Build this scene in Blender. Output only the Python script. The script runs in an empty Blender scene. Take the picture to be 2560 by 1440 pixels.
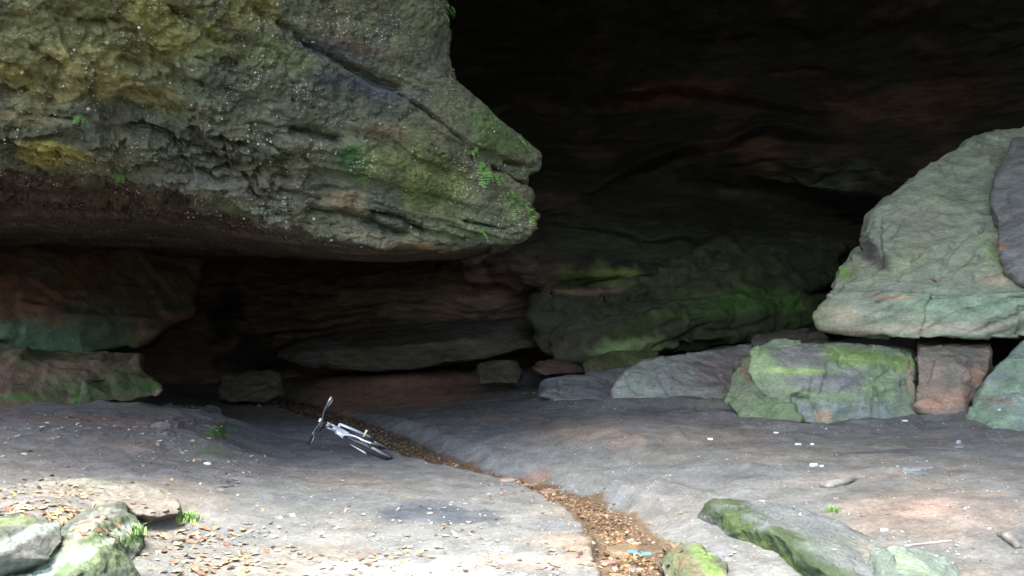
import bpy, bmesh, math, random
import numpy as np
from mathutils import Vector, Matrix
random.seed(5); RNG = np.random.default_rng(7)
R = math.radians
sc = bpy.context.scene
C = sc.collection
# ------------------------------------------------------------------ camera
F = 2217.0; PITCH = R(2.45); CAMZ = 1.6
cam_d = bpy.data.cameras.new('camera'); cam = bpy.data.objects.new('camera', cam_d); C.objects.link(cam)
cam.location = (0, 0, CAMZ); cam.rotation_euler = (R(90) + PITCH, 0, 0)
cam_d.sensor_width = 36; cam_d.lens = 36 * F / 2560; cam_d.clip_end = 500; cam_d.clip_start = 0.05
sc.camera = cam
# ------------------------------------------------------------------ sky, sun, exposure
SUN_EL, SUN_AZ = 66, 205          # direction towards the light: elevation, compass angle (180 = behind the camera)
w = bpy.data.worlds.new('World'); sc.world = w; w.use_nodes = True
nt = w.node_tree; bg = nt.nodes['Background']
sky = nt.nodes.new('ShaderNodeTexSky'); sky.sky_type = 'NISHITA'; sky.sun_disc = False
sky.sun_elevation = R(SUN_EL); sky.sun_rotation = R(SUN_AZ)
sky.air_density = 1.0; sky.dust_density = 4.0; sky.ozone_density = 1.0
nt.links.new(sky.outputs[0], bg.inputs[0]); bg.inputs[1].default_value = 0.15
sl = bpy.data.lights.new('sun', 'SUN'); sl.energy = 1.35; sl.angle = R(26); sl.color = (1, .99, .9)
so = bpy.data.objects.new('sun', sl); C.objects.link(so); so.location = (0, -5, 20)
_a = R(SUN_AZ); _d = Vector((math.sin(_a) * math.cos(R(SUN_EL)), math.cos(_a) * math.cos(R(SUN_EL)), math.sin(R(SUN_EL))))
so.rotation_euler = _d.to_track_quat('Z', 'Y').to_euler()
sc.view_settings.view_transform = 'Standard'; sc.view_settings.look = 'None'
sc.view_settings.exposure = 3.0; sc.view_settings.gamma = 1.0
sc.cycles.max_bounces = 10; sc.cycles.diffuse_bounces = 8
sc.cycles.use_denoising = True

# ------------------------------------------------------------------ pixel <-> world
cp, sp_ = math.cos(PITCH), math.sin(PITCH)
def ray(px, py):
    a = (np.asarray(px, float) - 1280) / F; b = (720 - np.asarray(py, float)) / F
    return a, cp - b * sp_, sp_ + b * cp
def P(px, py, Y):
    dx, dy, dz = ray(px, py); t = Y / dy
    return np.array([dx * t, Y, CAMZ + dz * t], float)
def G(px, py, z):
    dx, dy, dz = ray(px, py); t = (z - CAMZ) / dz
    return np.array([dx * t, dy * t, z], float)
def proj(v):
    x, y, z = v[:, 0], v[:, 1], v[:, 2] - CAMZ
    d = y * cp + z * sp_; u = -y * sp_ + z * cp
    d = np.where(d < .05, .05, d)
    return 1280 + F * x / d, 720 - F * u / d, d

# ------------------------------------------------------------------ noise
_perm = RNG.permutation(256).astype(np.int64); _perm = np.concatenate([_perm, _perm, _perm])
_g = RNG.normal(size=(256, 3)); _g /= np.linalg.norm(_g, axis=1)[:, None]; _g = _g.astype(np.float32)
def pn(p):
    p = np.asarray(p, np.float32); i = np.floor(p).astype(np.int64); f = p - i; i &= 255
    u = f * f * f * (f * (f * 6 - 15) + 10); r = 0
    for a in (0, 1):
        for b in (0, 1):
            for c in (0, 1):
                h = _perm[_perm[_perm[(i[:, 0] + a) & 255] + ((i[:, 1] + b) & 255)] + ((i[:, 2] + c) & 255)]
                g = _g[h]
                d = g[:, 0] * (f[:, 0] - a) + g[:, 1] * (f[:, 1] - b) + g[:, 2] * (f[:, 2] - c)
                wt = (u[:, 0] if a else 1 - u[:, 0]) * (u[:, 1] if b else 1 - u[:, 1]) * (u[:, 2] if c else 1 - u[:, 2])
                r = r + d * wt
    return r * 1.6
def fbm(p, s=1.0, o=4, off=0.0, gain=.5):
    p = np.asarray(p) * s + off; a = 1; r = 0; t = 0
    for k in range(o):
        r = r + a * pn(p); t += a; a *= gain; p = p * 2.03 + 17.3
    return r / t * 1.4
def ridged(p, s=1.0, o=4, off=0.0):
    p = np.asarray(p) * s + off; a = 1; r = 0; t = 0
    for k in range(o):
        r = r + a * (1 - np.abs(pn(p)) * 2); t += a; a *= .5; p = p * 2.1 + 11.7
    return r / t
def sm(x, a, b):
    t = np.clip((x - a) / (b - a), 0, 1); return t * t * (3 - 2 * t)

# ------------------------------------------------------------------ mesh helpers
def tag(o, label=None, cat=None, group=None, kind=None):
    if label: o['label'] = label
    if cat: o['category'] = cat
    if group: o['group'] = group
    if kind: o['kind'] = kind
    return o
def mesh_obj(name, v, f, m, parent=None, col=None, smooth=True, loc=None):
    v = np.asarray(v, float)
    if loc is None and parent is None: loc = np.array([v[:, 0].mean(), v[:, 1].mean(), v[:, 2].min()])
    if loc is None: loc = np.zeros(3)
    me = bpy.data.meshes.new(name)
    if isinstance(f, np.ndarray):
        n, k = f.shape
        me.vertices.add(len(v)); me.vertices.foreach_set('co', (v - loc).astype(np.float32).ravel())
        me.loops.add(n * k); me.loops.foreach_set('vertex_index', f.astype(np.int32).ravel())
        me.polygons.add(n); me.polygons.foreach_set('loop_start', np.arange(0, n * k, k, dtype=np.int32))
        me.polygons.foreach_set('loop_total', np.full(n, k, np.int32))
        me.update(calc_edges=True); me.validate()
    else:
        me.from_pydata([tuple(q) for q in (v - loc)], [], [tuple(q) for q in f])
    if smooth: me.polygons.foreach_set('use_smooth', np.ones(len(me.polygons), bool))
    if col is not None:
        at = me.color_attributes.new('Col', 'FLOAT_COLOR', 'POINT')
        c4 = np.ones((len(me.vertices), 4), np.float32); c4[:, :3] = np.clip(col, 0, 1)
        at.data.foreach_set('color', c4.ravel())
    me.materials.append(m)
    o = bpy.data.objects.new(name, me); C.objects.link(o)
    o.location = loc
    if parent: o.parent = parent
    return o
def empty(name, loc=(0, 0, 0)):
    o = bpy.data.objects.new(name, None); C.objects.link(o); o.location = loc; o.empty_display_size = .1; return o
def grid_faces(nr, nc):
    i = np.arange(nr - 1)[:, None] * nc + np.arange(nc - 1)[None, :]
    return np.stack([i, i + 1, i + nc + 1, i + nc], -1).reshape(-1, 4)
def grid_normals(g):
    du = np.gradient(g, axis=1); dv = np.gradient(g, axis=0)
    n = np.cross(du, dv); return n / (np.linalg.norm(n, axis=2, keepdims=True) + 1e-9)
def resample(ctrl, counts, axis, ten=.38):
    # monotone-ish Catmull-Rom through control rows with counts[i] samples in span i
    c = np.moveaxis(ctrl, axis, 0); n = len(c); out = []
    for i in range(n - 1):
        p0 = c[max(i - 1, 0)]; p1 = c[i]; p2 = c[i + 1]; p3 = c[min(i + 2, n - 1)]
        m1 = (p2 - p0) * ten; m2 = (p3 - p1) * ten
        L = np.linalg.norm(p2 - p1, axis=-1, keepdims=True)
        l1 = np.linalg.norm(m1, axis=-1, keepdims=True) + 1e-9; l2 = np.linalg.norm(m2, axis=-1, keepdims=True) + 1e-9
        m1 = m1 * np.minimum(1, 1.0 * L / l1); m2 = m2 * np.minimum(1, 1.0 * L / l2)
        k = counts[i]
        for j in range(k + (i == n - 2)):
            t = j / k; h = t * t * (3 - 2 * t)
            out.append((2 * t**3 - 3 * t**2 + 1) * p1 + (t**3 - 2 * t**2 + t) * m1 + h * p2 + (t**3 - t**2) * m2)
    return np.moveaxis(np.array(out), 0, axis)

# colour patches lying on a surface: each has a centre on the surface and radii in metres
def paint(v, col, blobs, flat=False, seed=0, edge=.45):
    px, py, d = proj(v)
    nz = fbm(v, 2.2, 4, seed + 3.1)
    for (bx, by, rx, ry, c, s) in blobs:
        q = (px - bx)**2 + (py - by)**2 + (d * 3)**2
        k = int(np.argmin(q)); c0 = v[k]; D = d[k]
        X = rx * D / F
        if flat: Yr = ry * D * D / 3547; Zr = 1.0
        else: Yr = max(2.0, X * 2); Zr = ry * D / F
        r = np.sqrt(((v[:, 0] - c0[0]) / X)**2 + ((v[:, 1] - c0[1]) / Yr)**2 + ((v[:, 2] - c0[2]) / Zr)**2)
        m = (sm(-(r + nz * edge * 1.4), -1.25, -.45) * s)[:, None]
        col[:] = col * (1 - m) + np.array(c) * m
    return col
def carve(v, n, lines, base=None):
    # cracks: (polyline in photo pixels resting on the surface, width m, depth m)
    px, py, d = proj(v if base is None else base)
    wob = fbm(v, 3.0, 3, 9.0)
    for (pl, wd, dp) in lines:
        pts = []
        for (a, b) in pl:
            k = int(np.argmin((px - a)**2 + (py - b)**2 + (d * 3)**2)); pts.append(v[k].copy())
        best = np.full(len(v), 1e9)
        for a, b in zip(pts[:-1], pts[1:]):
            ab = b - a; t = np.clip(((v - a) @ ab) / (ab @ ab + 1e-9), 0, 1)
            best = np.minimum(best, np.linalg.norm(v - (a + t[:, None] * ab), axis=1))
        best = best + np.abs(wob) * wd * .8
        m = np.exp(-(best / wd)**2)
        v = v - n * (dp * m)[:, None]
    return v

# ------------------------------------------------------------------ materials
def nodes(name):
    m = bpy.data.materials.new(name); m.use_nodes = True
    t = m.node_tree; b = t.nodes['Principled BSDF']; b.inputs['Specular IOR Level'].default_value = .25
    return m, t, b
def N(t, typ, **k):
    n = t.nodes.new(typ)
    for a, v in k.items(): setattr(n, a, v)
    return n
def noise(t, vec, scale, detail=6, rough=.6, dist=0):
    n = N(t, 'ShaderNodeTexNoise'); n.inputs['Scale'].default_value = scale; n.inputs['Detail'].default_value = detail
    n.inputs['Roughness'].default_value = rough; n.inputs['Distortion'].default_value = dist
    t.links.new(vec, n.inputs['Vector']); return n.outputs['Fac']
def ramp(t, fac, stops):
    r = N(t, 'ShaderNodeValToRGB'); e = r.color_ramp.elements
    while len(e) < len(stops): e.new(.5)
    for q, (p, c) in zip(e, stops): q.position = p; q.color = (*c, 1) if len(c) == 3 else c
    t.links.new(fac, r.inputs[0]); return r.outputs[0]
def math_(t, op, a, b):
    n = N(t, 'ShaderNodeMath', operation=op)
    for i, x in enumerate((a, b)):
        if isinstance(x, (int, float)): n.inputs[i].default_value = x
        else: t.links.new(x, n.inputs[i])
    return n.outputs[0]
def mixc(t, fac, a, b, bt='MIX'):
    n = N(t, 'ShaderNodeMix', data_type='RGBA', blend_type=bt)
    if isinstance(fac, (int, float)): n.inputs[0].default_value = fac
    else: t.links.new(fac, n.inputs[0])
    for i, x in ((6, a), (7, b)):
        if isinstance(x, tuple): n.inputs[i].default_value = (*x, 1)
        else: t.links.new(x, n.inputs[i])
    return n.outputs[2]
def rock_mat(name, var=.55, fine=38, bump=.02, strat=(1, 1, 1), specks=None, spk=.0, rough=.92, pits=0, moss_noise=None, wet=None):
    m, t, b = nodes(name)
    geo = N(t, 'ShaderNodeNewGeometry'); mp = N(t, 'ShaderNodeMapping'); mp.inputs['Scale'].default_value = strat
    t.links.new(geo.outputs['Position'], mp.inputs['Vector']); vec = mp.outputs[0]; pos = geo.outputs['Position']
    at = N(t, 'ShaderNodeAttribute', attribute_name='Col')
    n1 = noise(t, vec, 3.3, 8, .62, .4); n2 = noise(t, vec, fine, 6, .7)
    n3 = noise(t, pos, fine * 3.1, 3, .6)
    k1 = ramp(t, n1, [(.28, (1 - var,) * 3), (.72, (1 + var * .55,) * 3)])
    k2 = ramp(t, n2, [(.3, (.62,) * 3), (.7, (1.32,) * 3)])
    c = mixc(t, 1, at.outputs['Color'], k1, 'MULTIPLY'); c = mixc(t, .85, c, k2, 'MULTIPLY')
    if moss_noise:
        mf = ramp(t, noise(t, pos, moss_noise[1], 8, .7, .6), [(moss_noise[2], (0, 0, 0)), (moss_noise[2] + .14, (1, 1, 1))])
        c = mixc(t, math_(t, 'MULTIPLY', mf, moss_noise[3]), c, moss_noise[0])
    h = math_(t, 'ADD', math_(t, 'MULTIPLY', n1, 1.4), math_(t, 'ADD', math_(t, 'MULTIPLY', n2, .55), math_(t, 'MULTIPLY', n3, .16)))
    if specks:
        vo = N(t, 'ShaderNodeTexVoronoi'); vo.inputs['Scale'].default_value = specks; t.links.new(pos, vo.inputs['Vector'])
        nn = noise(t, pos, 1.3, 4)
        thr = ramp(t, nn, [(.42, (.0,) * 3), (.62, (spk,) * 3)])
        s_ = math_(t, 'LESS_THAN', vo.outputs['Distance'], thr)
        pick = math_(t, 'GREATER_THAN', N(t, 'ShaderNodeSeparateColor').outputs[0], .5)
        sepn = t.nodes[-2] if False else None
        c = mixc(t, math_(t, 'MULTIPLY', s_, .75), c, (.42, .41, .34))
        h = math_(t, 'ADD', h, math_(t, 'MULTIPLY', s_, .35))
    if pits:
        v2 = N(t, 'ShaderNodeTexVoronoi'); v2.inputs['Scale'].default_value = pits; t.links.new(vec, v2.inputs['Vector'])
        v2.inputs['Randomness'].default_value = 1
        h = math_(t, 'ADD', h, math_(t, 'MULTIPLY', v2.outputs['Distance'], .5))
    bp = N(t, 'ShaderNodeBump'); bp.inputs['Strength'].default_value = 1; bp.inputs['Distance'].default_value = bump
    t.links.new(h, bp.inputs['Height']); t.links.new(bp.outputs[0], b.inputs['Normal'])
    t.links.new(c, b.inputs['Base Color']); b.inputs['Roughness'].default_value = rough
    return m
def plain(name, col, rough=.5, metal=0, spec=.4, var=.12):
    m, t, b = nodes(name); geo = N(t, 'ShaderNodeNewGeometry')
    n = noise(t, geo.outputs['Position'], 60, 5, .65)
    k = ramp(t, n, [(.3, tuple(x * (1 - var) for x in col)), (.7, tuple(min(1, x * (1 + var)) for x in col))])
    t.links.new(k, b.inputs['Base Color']); b.inputs['Roughness'].default_value = rough; b.inputs['Metallic'].default_value = metal
    b.inputs['Specular IOR Level'].default_value = spec
    return m
M = {}
M['conglomerate'] = rock_mat('conglomerate', .55, 26, .05, (1, 1, 1.5), specks=30, spk=.26, pits=18)
M['cave'] = rock_mat('cave_rock', .6, 16, .05, (.6, .6, 2.6), specks=14, spk=.05)
M['boulder'] = rock_mat('boulder_rock', .42, 22, .022, (1, 1, 2.4))
M['mossrock'] = rock_mat('mossy_rock', .5, 30, .03, (1.2, .7, 1.2))
M['sand'] = rock_mat('sand', .42, 26, .02, (1, 1, 1), rough=.95)

# ------------------------------------------------------------------ ground
STREAM = [G(*q) for q in [(560, 968, -.05), (620, 985, -.05), (720, 1012, -.05), (850, 1050, -.05), (960, 1095, -.05), (1080, 1148, -.05), (1190, 1182, -.05),
    (1310, 1208, -.05), (1420, 1245, -.05), (1520, 1300, -.05), (1578, 1370, -.05), (1605, 1440, -.05), (1660, 1600, -.05), (1800, 2200, -.05)]]
SW = [.5, .5, .42, .36, .33, .28, .15, .17, .24, .26, .27, .27, .3, .3]
gp = [(0, 1440, .12), (350, 1440, .06), (900, 1440, 0), (1300, 1440, .02), (1900, 1440, .04), (2560, 1440, .1), (-700, 1400, .25), (3200, 1400, .3),
    (0, 1200, .25), (0, 1110, .4), (0, 1030, .5), (200, 1025, .5), (410, 1025, .46), (545, 1040, .34), (500, 1090, .3), (590, 1060, .02), (640, 1130, .02), (-400, 1050, .6),
    (600, 1020, .02), (700, 1100, .0), (450, 1150, .18), (700, 1200, .04), (1000, 1210, 0), (1250, 1250, .0), (1430, 1350, .02), (700, 1300, .03), (350, 1330, .06), (440, 1310, .07), (380, 1250, .2), (150, 1240, .28), (0, 1260, .36), (230, 1270, .27),
    (1000, 1055, .08), (1150, 1100, .1), (1300, 1160, .05), (1130, 1020, .16), (1300, 1075, .2), (1500, 1200, .08), (1500, 1120, .2), (1520, 1075, .34), (1700, 1280, .06), (1800, 1130, .26),
    (2000, 1150, .28), (2300, 1250, .25), (2560, 1250, .3), (2560, 1080, .35), (2050, 1062, .35), (1700, 1015, .42), (1500, 1010, .38), (1380, 1010, .32), (3300, 1150, .5),
    (1200, 1005, .14), (1850, 1040, .38), (900, 1010, .02), (560, 985, .0), (1700, 897, .92), (1850, 862, 1.2), (1950, 850, 1.25), (1560, 920, .72), (1400, 940, .52), (1000, 965, .28), (850, 965, .26), (1170, 955, .34), (820, 948, .34), (1000, 942, .46), (1200, 934, .5), (720, 965, .16)]
gpw = np.array([G(*q) for q in gp] + [np.array(q, float) for q in [(-14, 14, .7), (-14, 6, .4), (-12, 0, .1), (0, 1, 0), (0, -4, 0), (12, 0, .1), (14, 8, .5), (14, 16, .9), (-8, 24, .6), (0, 25, .8), (8, 26, 1.4), (16, 26, 1.5), (-16, 26, .7), (-25, 0, .5), (25, 0, .5), (0, -20, 0)]])
def mq(A, B): return np.sqrt(((A[:, None, :2] - B[None, :, :2])**2).sum(-1) + .35**2)
_K = mq(gpw, gpw); _mean = gpw[:, 2].mean(); _W = np.linalg.solve(_K + np.eye(len(gpw)) * -.02, gpw[:, 2] - _mean)
_S = np.array(STREAM)
def stream_d(v):
    best = np.full(len(v), 1e9); wd = np.full(len(v), .3); side = np.zeros(len(v))
    for k in range(len(_S) - 1):
        a, b = _S[k, :2], _S[k + 1, :2]; ab = b - a; t = np.clip(((v[:, :2] - a) @ ab) / (ab @ ab), 0, 1)
        q = a + t[:, None] * ab; dd = np.linalg.norm(v[:, :2] - q, axis=1); m = dd < best
        best = np.where(m, dd, best); wd = np.where(m, SW[k] * (1 - t) + SW[k + 1] * t, wd)
        cr = ab[0] * (v[:, 1] - a[1]) - ab[1] * (v[:, 0] - a[0]); side = np.where(m, np.sign(cr), side)
    return best, wd, side
def ground_z(x, y, detail=True):
    v = np.stack([np.ravel(x), np.ravel(y), np.zeros(np.size(x))], 1).astype(float); z = np.empty(len(v))
    for i in range(0, len(v), 60000): z[i:i + 60000] = mq(v[i:i + 60000], gpw) @ _W + _mean
    z += fbm(v, .9, 3, 2.0) * .028 + fbm(v, 5, 4, 5.0) * .008
    d, wd, side = stream_d(v); wob = fbm(v, 2.5, 3, 8.0) * .07
    dd = d + wob
    # steep cut on the near bank, gentler stony slope on the far bank
    near = 1 - sm(dd, wd, wd + .05); far = 1 - sm(dd, wd * .8, wd + .35)
    k = np.where(side < 0, near, far)
    if detail: k = np.where(v[:, 1] > 2.5, k, k * 0)
    fl = -.085 + fbm(v, 7, 4, 1.0) * .02 + ridged(v, 9, 2, 4.) * .008
    z = z * (1 - k) + np.minimum(fl, z) * k
    # low scoured steps of bedrock showing through the sand on the far bank
    st = ridged(v * [1, .6, 1], 1.1, 3, 3.3)
    z += sm(st, .6, .95) * .02 * sm(v[:, 0], .2, 1.5) * sm(v[:, 1], 5, 7) * (1 - sm(v[:, 1], 14, 16))
    return z
_BK = [[(1800, 1045), (1860, 1052), (1990, 1068), (2100, 1075), (2280, 1055), (2400, 1055), (2440, 1085), (2560, 1100), (2800, 1100)], [(1340, 1000), (1400, 1010), (1530, 1018), (1700, 1020), (1800, 1030)]]
_BK = [[G(a, b, .36)[:2] for a, b in pl] for pl in _BK] + [[G(a, b, .5)[:2] for a, b in [(-300, 1010), (0, 1012), (200, 1012), (330, 1012), (400, 995)]]]
_gz0 = ground_z
def ground_z(x, y, detail=True):
    z = _gz0(x, y, detail); v = np.stack([np.ravel(x), np.ravel(y)], 1)
    for pl in _BK:
        best = np.full(len(v), 1e9)
        for a, b in zip(pl[:-1], pl[1:]):
            ab = b - a; t = np.clip(((v - a) @ ab) / (ab @ ab), 0, 1); best = np.minimum(best, np.linalg.norm(v - (a + t[:, None] * ab), axis=1))
        z = z + np.exp(-(best / .32)**2) * (.085 + .05 * fbm(np.column_stack([v, v[:, 0] * 0]), 1.6, 3, 6.))
    z = z + sm(fbm(np.column_stack([v, v[:, 0] * 0]), 3.2, 3, 16.), .1, .5) * .012
    return z
def gz(x, y): return float(ground_z(np.array([x]), np.array([y]))[0])
def on_ground(px, py, it=10):
    z = 0.1
    for k in range(it):
        q = G(px, py, z); z = .5 * z + .5 * gz(q[0], q[1])
    q = G(px, py, z); q[2] = gz(q[0], q[1]); return q

ys = 1 / np.linspace(1 / 4.3, 1 / 27, 560)
ys = np.concatenate([[-160, -120, -90, -70, -50, -40, -34, -28, -24, -20, -17, -14, -11, -9, -7, -5, -2, 0, 1, 2, 3, 3.6, 4], ys, [30, 36, 60, 120]])
xs = np.concatenate([[-160, -80, -40, -26, -20, -17, -14, -12], np.linspace(-10.5, -4.2, 200), np.linspace(-4.18, 4.2, 420), np.linspace(4.22, 10.5, 200), [12, 14, 17, 20, 26, 40, 80, 160]])
XX, YY = np.meshgrid(xs, ys)
v = np.stack([XX.ravel(), YY.ravel(), ground_z(XX, YY)], 1)
far_r = np.hypot(v[:, 0], v[:, 1]); v[:, 2] = np.where(far_r > 45, .2, v[:, 2])
n1 = fbm(v, .7, 5, 1.1); n2 = fbm(v * [.5, 1, 1], 1.6, 5, 6.2); n3 = fbm(v, 9, 3, 2.2)
grey = np.array([.138, .144, .14]); brown = np.array([.165, .15, .128]); red = np.array([.2, .15, .118]); dark = np.array([.09, .098, .104]); pale = np.array([.3, .27, .25])
col = grey[None] * np.ones((len(v), 1))
def mix(c, m, k): return c * (1 - k[:, None]) + np.array(m) * k[:, None]
col = mix(col, brown, sm(n1, -.1, .45) * .8)
col = mix(col, dark, sm(n2, .15, .6) * .5)
col = mix(col, brown, sm(-v[:, 0], 2.2, 5) * .6)
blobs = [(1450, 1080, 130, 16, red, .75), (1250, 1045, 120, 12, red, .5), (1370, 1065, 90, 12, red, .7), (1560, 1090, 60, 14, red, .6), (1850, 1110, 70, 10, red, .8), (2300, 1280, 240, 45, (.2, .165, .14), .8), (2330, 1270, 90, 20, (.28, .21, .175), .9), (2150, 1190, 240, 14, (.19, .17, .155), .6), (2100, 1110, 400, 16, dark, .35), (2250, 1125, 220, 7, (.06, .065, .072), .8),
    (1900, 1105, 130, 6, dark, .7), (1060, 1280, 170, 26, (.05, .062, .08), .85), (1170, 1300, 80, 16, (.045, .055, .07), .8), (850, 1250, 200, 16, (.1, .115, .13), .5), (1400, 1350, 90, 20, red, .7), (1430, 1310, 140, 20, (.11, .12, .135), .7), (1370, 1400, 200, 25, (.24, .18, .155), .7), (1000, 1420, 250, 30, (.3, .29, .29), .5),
    (330, 1110, 120, 12, red, .55), (200, 1040, 280, 16, (.2, .13, .1), .7), (390, 1035, 60, 10, red, .5), (450, 1190, 300, 12, (.11, .115, .125), .6), (980, 975, 280, 30, (.36, .2, .14), .95), (560, 1075, 22, 25, (.07, .14, .03), .85), (540, 1130, 50, 12, (.11, .16, .04), .6), (1600, 1210, 260, 45, (.13, .138, .145), .6), (1250, 1130, 200, 40, (.125, .13, .138), .6), (800, 1110, 350, 60, (.17, .175, .175), .7),  # grey patches around the bike lifted to make up for light falloff
    (1750, 1400, 120, 30, (.14, .145, .16), .8), (1700, 1040, 250, 16, (.15, .14, .14), .7), (2500, 1130, 160, 40, (.15, .165, .175), .6), (1330, 1200, 60, 8, (.2, .12, .09), .6)]
paint(v, col, blobs, flat=True)
shade_hill = sm(-v[:, 1], 7, 26); v[:, 2] += shade_hill * 5 + sm(-v[:, 1], 26, 90) * 9; col = mix(col, (.06, .075, .035), sm(-v[:, 1], 3, 9))  # unseen dark rise behind the camera, added to block low sky light
d_, wd_, sd_ = stream_d(v); kk = 1 - sm(d_ + fbm(v, 3, 3, 8.0) * .1, wd_ * .95, wd_ + .05); kk = kk * (v[:, 1] > 2)
col = mix(col, (.095, .064, .036), kk * .92)
spk = pn(v * 55) * .5 + n3 * .3
col = col * (1 + .25 * spk)[:, None]
gnd = mesh_obj('ground', v, grid_faces(len(ys), len(xs)), M['sand'], col=col, loc=np.zeros(3)); tag(gnd, kind='structure')

# ------------------------------------------------------------------ generic rocks: union of hulls, voxel remesh, weathered surface
def hull_rock(name, hulls, m, color, vox=.03, amp=.06, freq=1.2, strata=(.0, 6., (0, 0)), facet=.0, blobs=(), cracks=(), second=None, label=None, cat='boulder', group=None, kind=None, seed=0, fine=.012, parent=None, smooth_it=2, base=None):
    bm = bmesh.new()
    for h in hulls:
        b2 = bmesh.new()
        for q in h: b2.verts.new(tuple(q))
        res = bmesh.ops.convex_hull(b2, input=b2.verts)
        bmesh.ops.delete(b2, geom=[g for g in b2.verts if not g.link_faces], context='VERTS')
        me = bpy.data.meshes.new('t'); b2.to_mesh(me); bm.from_mesh(me); b2.free(); bpy.data.meshes.remove(me)
    me = bpy.data.meshes.new('t'); bm.to_mesh(me); bm.free()
    o = bpy.data.objects.new('t', me); C.objects.link(o)
    md = o.modifiers.new('r', 'REMESH'); md.mode = 'VOXEL'; md.voxel_size = vox
    ms = o.modifiers.new('s', 'SMOOTH'); ms.factor = .5; ms.iterations = smooth_it
    dg = bpy.context.evaluated_depsgraph_get(); em = bpy.data.meshes.new_from_object(o.evaluated_get(dg))
    nv = len(em.vertices); v = np.empty(nv * 3, np.float32); em.vertices.foreach_get('co', v); v = v.reshape(-1, 3).astype(float)
    nn = np.empty(nv * 3, np.float32); em.vertex_normals.foreach_get('vector', nn); n = nn.reshape(-1, 3).astype(float)
    base_v = v.copy()
    disp = fbm(v, freq, 5, seed) * amp + fbm(v, freq * 6, 4, seed + 5) * fine
    if strata[0]:
        wz = v[:, 2] + v[:, 0] * strata[2][0] + v[:, 1] * strata[2][1] + fbm(v, .8, 3, seed + 2) * .12
        q = np.stack([v[:, 0] * .35, v[:, 1] * .35, wz * strata[1]], 1)
        s1 = fbm(q, 1, 3, seed + 1); s1 = np.sign(s1) * np.abs(s1)**.6
        disp = disp + s1 * strata[0] * (1 - np.abs(n[:, 2]))
    fk = facet if facet else .8
    disp = disp + facets(v, max(.12, amp * 9), .16 * fk, seed) + facets(v, max(.05, amp * 3.2), .16 * fk, seed + 1) if name not in ('stone_chip', 'flat_stone') else disp
    v = v + n * disp[:, None]
    v = carve(v, n, cracks, base_v)
    col = np.array(color)[None] * np.ones((nv, 1))
    if second is not None: col = mix(col, second, sm(fbm(v, 1.4, 5, seed + 4), -.15, .4))
    # hand-placed colour patches, moss among them
    if blobs: paint(v, col, blobs, seed=seed)
    gr = np.clip((col[:, 1] - np.maximum(col[:, 0], col[:, 2])) * 12, 0, 1) * (.12 if vox > .02 else .55)
    v = v + n * (gr * (fbm(v, .45 / vox, 2, 4.) * vox * .9 + sm(fbm(v, .12 / vox, 3, 9.), -.1, .3) * vox * 1.0))[:, None]
    col = col * (1 + (gr * fbm(v, .3 / vox, 3, 14.) * .9)[:, None])
    em2 = em
    em2.vertices.foreach_set('co', v.astype(np.float32).ravel())
    em2.polygons.foreach_set('use_smooth', np.ones(len(em2.polygons), bool))
    at = em2.color_attributes.new('Col', 'FLOAT_COLOR', 'POINT'); c4 = np.ones((nv, 4), np.float32); c4[:, :3] = np.clip(col, 0, 1); at.data.foreach_set('color', c4.ravel())
    em2.materials.clear(); em2.materials.append(m); em2.name = name
    C.objects.unlink(o); bpy.data.objects.remove(o)
    o = bpy.data.objects.new(name, em2); C.objects.link(o)
    loc = Vector((v[:, 0].mean(), v[:, 1].mean(), v[:, 2].min()))
    em2.transform(Matrix.Translation(-loc)); o.location = loc; em2.update()
    if parent: o.parent = parent
    tag(o, label, cat if not kind == 'structure' else None, group, kind)
    return o, v
def facets(v, spacing, slope, seed):
    rg = np.random.default_rng(seed); lo = v.min(0) - spacing; hi = v.max(0) + spacing
    n = int(min(140, max(6, np.prod((hi - lo) / spacing)))); sd = rg.uniform(lo, hi, (n, 3)); dr = rg.normal(size=(n, 3)); dr /= np.linalg.norm(dr, axis=1)[:, None]
    w_ = v + np.stack([fbm(v, 1 / spacing, 3, 1.), fbm(v, 1 / spacing, 3, 7.), fbm(v, 1 / spacing, 3, 13.)], 1) * spacing * .22
    best = np.full(len(v), 1e9); idx = np.zeros(len(v), int)
    for k in range(n):
        q = ((w_ - sd[k])**2).sum(1); m = q < best; best[m] = q[m]; idx[m] = k
    return np.clip(((v - sd[idx]) * dr[idx]).sum(1) * slope, -.5 * spacing * slope * 2, .5 * spacing * slope * 2)
def HP(*pts): return [P(*q) for q in pts]
def back(pts, dY, sh=1.0):
    # the same outline further away at true size: what the unseen far side looks like
    c = np.mean(pts, axis=0); return [np.array([c[0] + (p[0] - c[0]) * sh, p[1] + dY, c[2] + (p[2] - c[2]) * sh]) for p in pts]

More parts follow.
